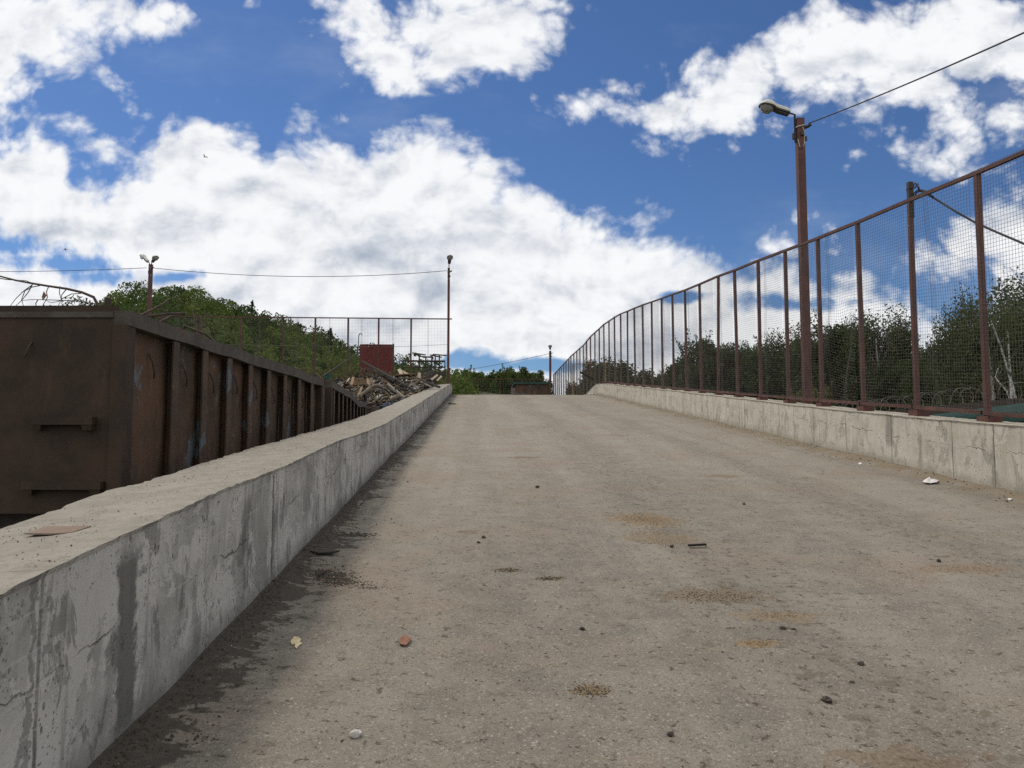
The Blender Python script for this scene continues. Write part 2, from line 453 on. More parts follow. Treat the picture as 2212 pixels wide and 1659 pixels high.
# ---------------------------------------------------------------- mesh helper
class MB:
    def __init__(self):
        self.v, self.f, self.mi, self.sm = [], [], [], []

    def add(self, verts, faces, mi=0, smooth=False):
        o = len(self.v)
        self.v += [tuple(p) for p in verts]
        self.f += [tuple(i + o for i in f) for f in faces]
        self.mi += [mi] * len(faces)
        self.sm += [smooth] * len(faces)

    def box(self, c, s, rot=None, mi=0, taper=1.0):
        x, y, z = s[0] / 2, s[1] / 2, s[2] / 2
        P = [Vector(p) for p in ((-x, -y, -z), (x, -y, -z), (x, y, -z), (-x, y, -z), (-x * taper, -y * taper, z), (x * taper, -y * taper, z), (x * taper, y * taper, z), (-x * taper, y * taper, z))]
        if rot is not None:
            if not isinstance(rot, Matrix):
                rot = Euler(rot).to_matrix()
            P = [rot @ p for p in P]
        c = Vector(c)
        self.add([p + c for p in P], [(0, 3, 2, 1), (4, 5, 6, 7), (0, 1, 5, 4), (1, 2, 6, 5), (2, 3, 7, 6), (3, 0, 4, 7)], mi)

    def span(self, a, b, w, h, up=(0, 0, 1), mi=0):     # a straight bar from a to b
        a, b = Vector(a), Vector(b)
        d = (b - a)
        L = d.length
        d.normalize()
        s = d.cross(Vector(up))
        if s.length < 1e-4:
            s = d.cross(Vector((1, 0, 0)))
        s.normalize()
        n = s.cross(d)
        rot = Matrix((s, d, n)).transposed()
        self.box((a + b) / 2, (w, L, h), rot, mi)

    def tube(self, pts, rad, n=8, mi=0, cap=True, smooth=True):
        pts = [Vector(p) for p in pts]
        if not hasattr(rad, '__len__'):
            rad = [rad] * len(pts)
        vs = []
        ref = None
        for i, p in enumerate(pts):
            d = (pts[min(i + 1, len(pts) - 1)] - pts[max(i - 1, 0)])
            d = d.normalized() if d.length > 1e-9 else Vector((0, 0, 1))
            if ref is None:
                ref = Vector((1, 0, 0)) if abs(d.x) < 0.8 else Vector((0, 1, 0))
            s = d.cross(ref)
            if s.length < 1e-5:
                s = d.cross(Vector((0, 1, 0.1)))
            s.normalize()
            t = s.cross(d)
            ref = t
            ref = s.cross(d) * -1 if False else t
            for k in range(n):
                a = 2 * math.pi * k / n
                vs.append(p + (s * math.cos(a) + t * math.sin(a)) * rad[i])
            ref = d.cross(s) * -1
        fs = []
        for i in range(len(pts) - 1):
            for k in range(n):
                a, b = i * n + k, i * n + (k + 1) % n
                fs.append((a, a + n, b + n, b))
        self.add(vs, fs, mi, smooth)
        if cap:
            o = (len(pts) - 1) * n
            self.add(vs[:n], [tuple(range(n))], mi)
            self.add(vs[o:o + n], [tuple(reversed(range(n)))], mi)

    def ellipsoid(self, c, r, nu=14, nv=8, v0=-90, v1=90, rot=None, mi=0, power=1.0):
        vs, fs = [], []
        c = Vector(c)
        for j in range(nv + 1):
            b = R(v0 + (v1 - v0) * j / nv)
            for i in range(nu):
                a = 2 * math.pi * i / nu
                p = Vector((r[0] * math.cos(b) ** power * math.cos(a) if math.cos(b) > 1e-9 else 0, r[1] * math.cos(b) ** power * math.sin(a) if math.cos(b) > 1e-9 else 0, r[2] * math.sin(b)))
                if rot is not None:
                    p = rot @ p
                vs.append(c + p)
        for j in range(nv):
            for i in range(nu):
                a, b = j * nu + i, j * nu + (i + 1) % nu
                fs.append((a, b, b + nu, a + nu))
        self.add(vs, fs, mi, True)

    def build(self, name, mats, parent=None, loc=None):
        me = bpy.data.meshes.new(name)
        o0 = Vector(loc) if loc is not None else Vector((0, 0, 0))
        vs = [Vector(p) - o0 for p in self.v] if loc is not None else self.v
        me.from_pydata(vs, [], self.f)
        if not isinstance(mats, (list, tuple)):
            mats = [mats]
        for m in mats:
            me.materials.append(MAT[m] if isinstance(m, str) else m)
        me.polygons.foreach_set('material_index', self.mi)
        me.polygons.foreach_set('use_smooth', self.sm)
        me.update()
        return link(name, me, parent, loc)


def link(name, me, parent=None, loc=None):
    o = bpy.data.objects.new(name, me)
    COL.objects.link(o)
    if loc is not None:
        o.location = loc
    if parent is not None:
        o.parent = parent
        if parent.get('_at') is not None and me is not None:
            o.location = o.location - Vector(parent['_at'])
    return o


def tag(o, label, cat, group=None, kind=None):
    if label:
        o['label'] = label
    if cat:
        o['category'] = cat
    if group:
        o['group'] = group
    if kind:
        o['kind'] = kind
    return o


def thing(name, label, cat, loc=(0, 0, 0), group=None):
    """An Empty at the thing's base; parts are written in world coordinates and moved under it."""
    o = bpy.data.objects.new(name, None)
    COL.objects.link(o)
    o.location = loc
    o['_at'] = tuple(loc)
    return tag(o, label, cat, group)


def structure(o):
    o['kind'] = 'structure'
    return o


def np_mesh(name, verts, quads, mats, parent=None, loc=None, mi=None):
    verts = np.asarray(verts, np.float32)
    quads = np.asarray(quads, np.int32)
    k = quads.shape[1]
    me = bpy.data.meshes.new(name)
    me.vertices.add(len(verts))
    me.vertices.foreach_set('co', verts.ravel())
    me.loops.add(quads.size)
    me.loops.foreach_set('vertex_index', quads.ravel())
    me.polygons.add(len(quads))
    me.polygons.foreach_set('loop_start', np.arange(0, quads.size, k, dtype=np.int32))
    me.polygons.foreach_set('loop_total', np.full(len(quads), k, np.int32))
    for m in (mats if isinstance(mats, (list, tuple)) else [mats]):
        me.materials.append(MAT[m])
    if mi is not None:
        me.polygons.foreach_set('material_index', np.asarray(mi, np.int32))
    me.update(calc_edges=True)
    me.validate()
    return link(name, me, parent, loc)


def leaves(centres, sizes, droop=0.0):
    n = len(centres)
    a = rng.normal(size=(n, 3))
    a[:, 2] -= droop
    a /= np.linalg.norm(a, axis=1)[:, None]
    b = rng.normal(size=(n, 3))
    b -= a * (a * b).sum(1)[:, None]
    b /= np.linalg.norm(b, axis=1)[:, None]
    c = np.cross(a, b)
    s = sizes[:, None]
    v = np.stack([centres - a * s * .5, centres + b * s * .3 + c * s * .06, centres + a * s * .55, centres - b * s * .3 + c * s * .06], 1).reshape(-1, 3)
    q = np.arange(4 * n).reshape(n, 4)
    return v, q


# ---------------------------------------------------------------- setting: road, ground
def grid_sheet(name, xs, ys, zf, mat):
    vs = [(x, y, zf(x, y)) for y in ys for x in xs]
    nx = len(xs)
    fs = [(j * nx + i, j * nx + i + 1, (j + 1) * nx + i + 1, (j + 1) * nx + i) for j in range(len(ys) - 1) for i in range(nx - 1)]
    b = MB()
    b.add(vs, fs, 0, True)
    return b.build(name, mat)


ys = list(np.arange(-8, 14, 0.12)) + list(np.arange(14, 30, 0.3)) + list(np.arange(30, 60, 0.5)) + list(np.arange(60, 83, 2.0))
xs = list(np.linspace(-1.62, 6.9, 62))


def road_z(x, y):
    w = 0.012 * vnoise(x * .5, y * .35, 1) + 0.006 * vnoise(x * 1.7, y * 1.1, 4)
    drift = 0.07 * math.exp(-((6.75 - x) / 0.22) ** 2) * (0.6 + 0.8 * vnoise(0, y * .6, 9))
    silt = 0.035 * math.exp(-((x + 1.5) / 0.18) ** 2) * (0.7 + 0.9 * vnoise(3, y * 1.1, 2))
    return zr(y) + w + max(0, drift) + max(0, silt)


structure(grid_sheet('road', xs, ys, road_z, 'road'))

gx = [-3000, -800, -300, -150, -80, -40, -20, -8, 0, 8, 14, 20, 30, 45, 60, 80, 120, 250, 600, 3000]
gy = [-600, -120, -40, -15, 0, 10, 20, 30, 45, 60, 80, 110, 150, 250, 500, 1200, 4000]
structure(grid_sheet('ground', gx, gy, lambda x, y: -1.6, 'grass_earth'))


def slab(name, x0, x1, y0, y1, z0, z1, mat):
    b = MB()
    b.box(((x0 + x1) / 2, (y0 + y1) / 2, (z0 + z1) / 2), (x1 - x0, y1 - y0, z1 - z0), mi=0)
    return structure(b.build(name, mat))


slab('yard', -70, -2.25, -30, 43.5, -1.7, 0.72, 'earth')
slab('plateau', -70, -1.75, 43.5, 84, -1.7, 4.84, 'earth')
slab('embankment', -1.6, 6.72, -8, 84, -1.7, -0.9, 'earth')


# ---------------------------------------------------------------- the two parapet walls
def wall(name, x_in, x_out, h_in, h_out, y0, y1, zbase, mat, label, sign, end_taper=None):
    rows = []
    y = y0
    while y < y1:
        rows.append(y)
        y += 0.05 if y < 13 else (0.12 if y < 26 else 0.3)
    rows.append(y1)
    vs, uvs = [], []
    for y in rows:
        zb = zr(y)
        hi, ho = lerp_table(h_in, y), lerp_table(h_out, y)
        lump = 0.011 * vnoise(y * .8, 3.3, x_in) + 0.006 * vnoise(y * 2.6, 1.1, x_in)
        chip = 0.010 * vnoise(y * 8, 5, x_in) + 0.007 * vnoise(y * 21, 2, x_in)
        chip2 = 0.020 * vnoise(y * 5, 8, x_in) + 0.014 * vnoise(y * 17, 6, x_in)
        wob = 0.02 * vnoise(y * .45, 7.7, x_in)
        prof = []
        for k, hh in enumerate((-0.35, 0.0, 0.12, 0.3, 0.48, 0.66)):
            h = hh if hh < 0.2 else hh * hi / 0.86
            prof.append((x_in + wob + 0.006 * vnoise(y * 3, h * 4, 3), zb + h, h))
        ti = hi + lump
        prof.append((x_in + wob + 0.002, zb + ti - 0.03 + chip * .4, ti - .03))
        prof.append((x_in + wob - sign * (0.016 + abs(chip)), zb + ti - abs(chip) * .6, ti))
        for f in (0.12, 0.3, 0.5, 0.7, 0.88):
            hh = ti + (ho - hi) * f + 0.006 * vnoise(y * 4, f * 9, 1) + 0.005 * vnoise(y * 15, f * 20, 2)
            prof.append((x_in + (x_out - x_in) * f, zb + hh, ti + abs(x_out - x_in) * f))
        to = ho + lump
        prof.append((x_out - sign * (-0.03) + chip2, zb + to - abs(chip2) * .5, ti + abs(x_out - x_in)))
        prof.append((x_out + chip2 * 1.3, zb + to - 0.05 + chip2, ti + abs(x_out - x_in) + .05))
        prof.append((x_out, zb + 0.2, ti + abs(x_out - x_in) + .6))
        prof.append((x_out, zbase, ti + abs(x_out - x_in) + 1.5))
        for (x, z, v) in prof:
            vs.append((x, y, z))
            uvs.append((y, v))
    n = 17
    assert len(vs) == n * len(rows)
    fs = []
    for j in range(len(rows) - 1):
        for i in range(n - 1):
            a = j * n + i
            q = (a, a + 1, a + n + 1, a + n)
            fs.append(q if sign > 0 else tuple(reversed(q)))
    fs.append(tuple(range(n)))
    fs.append(tuple(range((len(rows) - 1) * n, len(rows) * n)))
    me = bpy.data.meshes.new(name)
    me.from_pydata(vs, [], fs)
    uvl = me.uv_layers.new(name='wall')
    for p in me.polygons:
        for li, vi in zip(p.loop_indices, p.vertices):
            uvl.data[li].uv = uvs[vi]
    me.materials.append(MAT[mat])
    o = link(name, me)
    return tag(o, label, 'wall')


HL = [(-8, .89), (2.5, .885), (4.2, .88), (5.0, .87), (6.7, .82), (8.8, .79), (11, .71), (13, .655), (19, .65), (26.5, .64), (47, .61)]
HLO = [(-8, .85), (4, .825), (5, .835), (6, .81), (7.7, .78), (11.5, .69), (15, .62), (19, .585), (28, .57), (47, .55)]
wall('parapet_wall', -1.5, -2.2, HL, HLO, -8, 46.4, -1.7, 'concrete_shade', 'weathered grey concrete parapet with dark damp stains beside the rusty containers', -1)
HR = [(-8, .9), (9.5, .88), (13.5, .81), (17.5, .78), (23, .775), (33, .72), (41, .665), (45.6, .64), (46.0, .62), (51.5, 0.0)]
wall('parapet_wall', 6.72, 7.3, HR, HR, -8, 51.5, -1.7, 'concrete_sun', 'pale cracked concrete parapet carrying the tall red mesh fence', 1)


# ---------------------------------------------------------------- wire mesh fences
TOPZ = [(-2, 4.25), (9.87, 5.40), (10.86, 5.46), (12.63, 5.62), (14.42, 5.76), (16.17, 5.92), (19.9, 6.3), (23.0, 6.58), (26.9, 6.94), (34.3, 7.72), (40, 8.25), (44.5, 8.47), (49.5, 8.54), (53, 8.42), (61, 8.52), (67.7, 8.44), (75.2, 8.4)]


def bottom_z(y):
    return zr(y) + (lerp_table([(0, .99), (10, .985), (12.7, .965), (16.3, .915), (22.5, .87), (34.8, .785), (45, .74), (47, .3), (50, .14), (80, .12)], y))


def wire_panel(parent, axis_pts, zb, zt, off, pitch, row_h, rad, damage=0.0, seam=None):
    """one bay: axis_pts = (a, b) ends on the ground plan; zb/zt functions of t; off(t, w) sideways bulge."""
    a, b = Vector((*axis_pts[0], 0)), Vector((*axis_pts[1], 0))
    L = (b - a).length
    d = (b - a) / L
    nrm = Vector((-d.y, d.x, 0))
    m = MB()

    def P(t, w):
        q = a + d * (t * L)
        z = zb(t) + (zt(t) - zb(t)) * w
        o, s, dz = off(t, w)
        return Vector((q.x, q.y, z + dz)) + nrm * o + d * s
    H = zt(.5) - zb(.5)
    ts = [(i + .5) * pitch / L for i in range(int(L / pitch))]
    if seam is not None:
        ts += [seam + k * .018 / L for k in (-3, -1, 1.2, 2.6)]
    nw, nt = (10, 8) if damage else (6, 4)
    for t in ts:
        m.tube([P(t, k / nw) for k in range(nw + 1)], rad, 3, cap=False)
    rows = int(H / row_h)
    for r in range(rows + 1):
        w = min(1.0, r * row_h / H)
        m.tube([P(k / nt, w) for k in range(nt + 1)], rad, 3, cap=False)
    return m.build('wire_mesh', 'wire', parent)


FX = 7.0
post_y = [9.08 + 1.78 * k for k in range(-2, 38)]
fence = thing('mesh_fence', 'tall red post fence of welded wire mesh running up the slope on the pale parapet', 'fence', (FX, post_y[0], zr(post_y[0])))
lean = {}
for i, y in enumerate(post_y):
    yt = y + 0.05 * vnoise(i * 3.7, 1, 1)
    xt = FX + 0.03 * vnoise(i * 2.9, 4, 1)
    if i == 10:
        yt -= 0.22
    if i == 9:
        yt += .06
    lean[i] = (xt, yt)
    z1 = lerp_table(TOPZ, y) - 0.02
    z0 = bottom_z(y) - 0.155
    m = MB()
    m.span((FX, y, z0 + .1), (xt, yt, z1), 0.068, 0.068, up=(0, 1, 0))
    p = m.build('post', 'post_red', fence)
    m = MB()
    m.box((FX + .02, y, z0 + .02), (0.2, 0.26, 0.17))
    f = m.build('foot', 'red_steel', p)
    f.location = (0, 0, 0)
    f.parent = p
    f.location = Vector((0, 0, 0))
m = MB()
for i in range(len(post_y) - 1):
    (x0, y0), (x1, y1) = lean[i], lean[i + 1]
    m.span((x0 - .01, y0, lerp_table(TOPZ, post_y[i])), (x1 - .01, y1 + .02, lerp_table(TOPZ, post_y[i + 1])), 0.06, 0.052)
m.build('top_rail', 'red_steel', fence)
m = MB()
for i in range(len(post_y) - 1):
    m.span((FX - .065, post_y[i] - .02, bottom_z(post_y[i])), (FX - .065, post_y[i + 1] + .02, bottom_z(post_y[i + 1])), 0.045, 0.055)
m.build('bottom_rail', 'post_red', fence)
for i in range(len(post_y) - 1):
    y0, y1 = post_y[i], post_y[i + 1]
    ph = rng.uniform(0, 6.28, 6)
    amp = rng.uniform(.012, .035)
    dmg = 0.0
    if 13.9 < y0 < 14.9:
        dmg = 0.16

    def off(t, w, ph=ph, amp=amp, dmg=dmg):
        e = math.sin(math.pi * t)
        o = 0.098 - amp * e * (math.sin(3 * w + ph[0]) + .6 * math.sin(7 * w + ph[1]))
        s = 0.006 * math.sin(9 * w + ph[2])
        dz = -0.018 * math.sin(math.pi * w) * e * math.sin(5 * t + ph[3])
        if dmg:
            g = math.exp(-((t - .4) / .3) ** 2 - ((w - .28) / .2) ** 2)
            o += dmg * g * math.sin(9 * t + 6 * w)
            s += .12 * g * math.sin(11 * w)
            dz += .1 * g * math.sin(12 * t)
        return o, s, dz
    big = y0 > 34
    wire_panel(fence, ((FX, y0), (FX, y1)), lambda t: bottom_z(y0 + (y1 - y0) * t) + .0, lambda t: lerp_table(TOPZ, y0 + (y1 - y0) * t), off,
               0.062 if not big else 0.124, 0.054 if not big else 0.108, 0.0023 if not big else .003, dmg,
               seam=(0.62 if i % 2 else None))
# dark stub and hook on one post of that fence
k = min(range(len(post_y)), key=lambda i: abs(post_y[i] - 12.63))
zs = lerp_table(TOPZ, post_y[k])
xs_, ys_ = lean[k]
m = MB()
m.span((xs_ + .01, ys_, zs - .3), (xs_ + .01, ys_, zs + .30), 0.075, 0.075, up=(0, 1, 0))
m.build('stub', 'dark_steel', fence)
m = MB()
zk = zs + .19
m.box((xs_ + .01, ys_, zk), (.085, .085, .03))
m.tube([(xs_, ys_ - .03, zk), (xs_, ys_ - .13, zk - .005)], .012, 6)
m.tube([(xs_, ys_ - .17 + .04 * math.cos(a), zk + .04 * math.sin(a)) for a in np.linspace(0, 5.6, 12)], .011, 6)
m.tube([(xs_, ys_ - .2, zk + .01), (xs_, ys_ - .26, zk), (xs_, ys_ - .25, zk - .06)], .01, 6)
m.build('hook', 'dark_steel', fence)

LFY, LFZ = 46.6, at_y(818, 688, 46.6).z
lx = [at_y(q, 720, LFY).x for q in (969, 888, 818, 752, 681, 612, 520, 432, 345, 255)]
lf = thing('mesh_fence', 'level red post mesh fence across the top behind the rubbish heap and red sheet', 'fence', (lx[0], LFY, 4.8))
for i, x in enumerate(lx[1:]):
    m = MB()
    m.span((x + .02 * vnoise(i, 2, 2), LFY, 4.7), (x, LFY, LFZ), 0.09, 0.09, up=(0, 1, 0))
    m.build('post', 'post_red', lf)
m = MB()
m.span((lx[0] + .2, LFY, LFZ), (lx[-1] - .1, LFY, LFZ + .05), 0.06, 0.06)
m.build('top_rail', 'red_steel', lf)
for i in range(len(lx) - 1):
    ph = rng.uniform(0, 6.28, 4)

    def off2(t, w, ph=ph):
        e = math.sin(math.pi * t)
        return 0.06 + .02 * e * math.sin(5 * w + ph[0]), .005 * math.sin(8 * w), 0
    wire_panel(lf, ((lx[i], LFY), (lx[i + 1], LFY)), lambda t: 5.0, lambda t: LFZ, off2, 0.085, 0.085, 0.0036, 0, seam=.55)
m = MB()
m.tube([(lx[0], LFY - .09, 7.55), (lx[1], LFY - .09, 7.43), (lx[3], LFY - .09, 7.4), (lx[5], LFY - .09, 7.44), (lx[8], LFY - .09, 7.5)], .009, 4)
m.build('tension_wire', 'wire', lf)

FFY = 78.0
ff = thing('mesh_fence', 'distant low mesh fence in front of the bushes beyond the crest', 'fence', (2, FFY, 4.85))
fxs = [-4.2 + 2.1 * k for k in range(6)]
for x in fxs:
    m = MB()
    m.span((x, FFY, 4.8), (x, FFY, 8.25), .09, .09, up=(0, 1, 0))
    m.build('post', 'post_red', ff)
m = MB()
m.span((fxs[0] - .1, FFY, 8.26), (fxs[-1] + .7, FFY, 8.26), .06, .06)
m.build('top_rail', 'red_steel', ff)
m = MB()
for t in np.arange(fxs[0], fxs[-1], .17):
    m.tube([(t, FFY - .07, 4.9), (t, FFY - .07, 8.25)], .006, 3, cap=False)
for z in np.arange(4.95, 8.25, .17):
    m.tube([(fxs[0], FFY - .07, z), (fxs[-1], FFY - .07, z)], .006, 3, cap=False)
m.build('wire_mesh', 'wire', ff)


# ---------------------------------------------------------------- street lamps
def lamp_head(parent, base, heading, tilt, s=1.0):
    """cobra-head lamp: local x runs from the arm to the nose."""
    mt = Matrix.Translation(base) @ Matrix.Rotation(heading, 4, 'Z') @ Matrix.Rotation(-tilt, 4, 'Y') @ Matrix.Scale(s, 4)

    def put(mb):
        mb.v = [tuple(mt @ Vector(p)) for p in mb.v]
        return mb
    # top cover: swept sections (x, half width, top height)
    sec = [(0.04, .062, .05), (.05, .075, .085), (.12, .082, .105), (.34, .09, .112), (.40, .1, .112), (.415, .12, .085), (.46, .15, .12), (.55, .172, .14), (.64, .168, .132), (.71, .14, .1), (.755, .09, .05), (.765, .05, .02)]
    vs, fs, n = [], [], 11
    for (x, w, h) in sec:
        for k in range(n):
            a = math.pi * k / (n - 1)
            c, sn = math.cos(a), math.sin(a)
            vs.append((x, w * math.copysign(abs(c) ** .7, c), h * abs(sn) ** .7))
    for j in range(len(sec) - 1):
        for k in range(n - 1):
            a = j * n + k
            fs.append((a, a + n, a + n + 1, a + 1))
    fs.append(tuple(range(n)))
    mb = MB()
    mb.add(vs, fs, 0, True)
    head = put(mb).build('lamp_head', 'lamp_white', parent)
    mb = MB()                                   # dark underside tray with the rim
    ring = [(x, w + .006) for (x, w, h) in sec]
    top = [(x, w, .004) for x, w in ring] + [(x, -w, .004) for x, w in reversed(ring)]
    low = [(x, w, -.03 if x < .42 else -.018) for x, w in ring] + [(x, -w, -.03 if x < .42 else -.018) for x, w in reversed(ring)]
    n = len(top)
    mb.add(top + low, [tuple(range(n)), tuple(reversed(range(n, 2 * n)))] + [(k, (k + 1) % n, n + (k + 1) % n, n + k) for k in range(n)])
    mb.box((.2, 0, -.045), (.3, .12, .05))
    u = put(mb).build('tray', 'lamp_dark', head)
    mb = MB()
    mb.ellipsoid((.585, 0, -.016), (.16, .145, .155), 18, 7, -90, 0)
    b = put(mb).build('bowl', 'bowl', head)
    at = Vector(parent['_at'])
    for q in (u, b):
        q.location = (0, 0, 0)
    return head


def street_lamp(label, x, y, z0, z1, width, heads, group=None, mat='post_red'):
    root = thing('street_lamp', label, 'street lamp', (x, y, z0), group)
    m = MB()
    m.span((x, y, z0), (x, y, z1), width, width, up=(0, 1, 0))
    m.box((x, y, z1 + .01), (width * 1.04, width * 1.04, .02))
    m.build('pole', mat, root)
    for (hd, tilt, rise) in heads:
        dx, dy = math.cos(hd), math.sin(hd)
        w = width * .5 + .03
        b = Vector((x + dx * (w + .1), y + dy * (w + .1), z1 + rise + .1 * math.sin(tilt)))
        m = MB()
        m.tube([(x + dx * w, y + dy * w, z1 - .55), (x + dx * w, y + dy * w, z1 + rise), tuple(b + Vector((dx, dy, 0)) * .1 + Vector((0, 0, .03 * math.sin(tilt) * 3)))], .026, 8)
        m.box((x + dx * (w + .03), y + dy * (w + .03), z1 - .4), (.07, .07, .14))
        m.build('arm', 'dark_steel', root)
        lamp_head(root, b, hd, tilt)
    m = MB()                                    # wire wrapped round the head of the pole
    h = width * .5 + .012
    m.tube([(x - h, y - h, z1 - .2), (x + h, y - h, z1 - .15), (x + h, y + h, z1 - .16), (x - h, y + h, z1 - .2), (x - h, y - h, z1 - .2)], .016, 6)
    m.tube([(x - h * .9, y - h, z1 - .5), (x - h * .6, y - h - .01, z1 - .68), (x, y - h - .02, z1 - .72), (x + h * .6, y - h, z1 - .6), (x + h * .7, y - h, z1 - .3), (x + h * .3, y - h, z1 - .2)], .011, 5)
    m.build('tie', 'white_tie', root)
    m = MB()
    m.tube([(x + h, y - .02, z1 - .2), (x + h + .06, y - .1, z1 - .19), (x + h + .1, y - .17, z1 - .17)], .035, 8)
    m.build('insulator', 'lamp_dark', root)
    for (c, d) in (((x + .01, y - h - .02, z1 - .36), (.08, .05, .09)), ((x + h, y - h, z1 - .48), (.05, .05, .1))):
        m = MB()
        m.box(c, d, taper=.8)
        m.build('junction_box', 'lamp_dark', root)
    return root


pb = at_x(1735, 870, 7.5)
_p = at_x(1727, 259, 7.42)
MAINX, MAINY, MAINZ = _p
street_lamp('tall brown square lamp post behind the near fence with one white lamp head', MAINX, MAINY, -1.6, MAINZ, 0.168, [(math.pi * 1.03, R(13), .12)])
EX, EY, EZ = at_y(969.5, 580, 46.75)
street_lamp('rust red lamp post standing at the top end of the stained parapet', EX, EY, 4.6, EZ, .135, [(-math.pi / 2 + .12, R(25), .2)])
DX, DY, DZ = at_y(326, 572, 46.2)
street_lamp('rust red lamp post with two lamp heads in front of the green hill', DX, DY, 4.6, DZ, .185, [(math.pi - .5, R(38), .12), (-.9, R(14), .1)])
CX_, CY_, CZ = at_y(1188.5, 759, 75)
street_lamp('distant lamp post with a gull perched on it beyond the crest', CX_, CY_, 4.8, CZ, .2, [(-math.pi / 2 - .1, R(20), .15)])


# ---------------------------------------------------------------- cables
def cable(a, b, sag, label, rad=.012, n=24):
    a, b = Vector(a), Vector(b)
    pts = []
    for i in range(n + 1):
        t = i / n
        p = a.lerp(b, t)
        p.z -= sag * 4 * t * (1 - t)
        pts.append(p)
    m = MB()
    m.tube(pts, rad, 6)
    return tag(m.build('power_cable', 'cable'), label, 'cable')


v1 = at_x(2212, 4, 7.45)
a0 = Vector((MAINX + .13, MAINY - .2, MAINZ - .16))
b0 = a0 + (v1 - a0) * 2.6
b0.z -= .5
cable(a0, b0, .25, 'twisted black cable running from the nearest lamp post up out of view', .014)
cable((DX + .12, DY - .1, DZ - .2), (EX - .1, EY - .1, EZ - .15), .42, 'long thin cable slung between the two rust red lamp posts', .016)
cable((DX - .2, DY - .1, DZ - .2), (DX - 14, DY + 1, DZ - .25), .12, 'thin cable running off from the two headed lamp post past the bare branch', .016)
cable((CX_ - .1, CY_ - .1, CZ - .22), (-12.5, 98, 10.0), .5, 'thin cable dropping from the distant gull lamp post', .02)
# heavy cable hung from the hook on the fence
pts = [at_x(2212 * 0 + (1720 + zx / 3.253) * .9217, (200 + zy / 3.253) * .9217, X) for zx, zy, X in
       ((1405, 775, 7.02), (1415, 800, 7.06), (1460, 822, 7.12), (1540, 868, 7.2), (1700, 968, 7.26), (1840, 1046, 7.32), (2000, 1118, 7.4), (2212, 1208, 7.5), (2600, 1340, 7.7))]
m = MB()
m.tube(pts, .016, 6)
tag(m.build('power_cable', 'cable'), 'heavy black cable hanging from the hook on the near fence', 'cable')
pts = [at_x((1720 + zx / 3.253) * .9217, (200 + zy / 3.253) * .9217, 7.13) for zx, zy in
       ((1366, 850), (1372, 822), (1400, 800), (1440, 797), (1470, 812), (1520, 850), (1480, 838), (1430, 806), (1395, 815), (1380, 840))]
m = MB()
m.tube(pts, .012, 6)
tag(m.build('cable_loop', 'cable'), 'small loop of spare black cable on the fence rail beside the hook', 'cable')


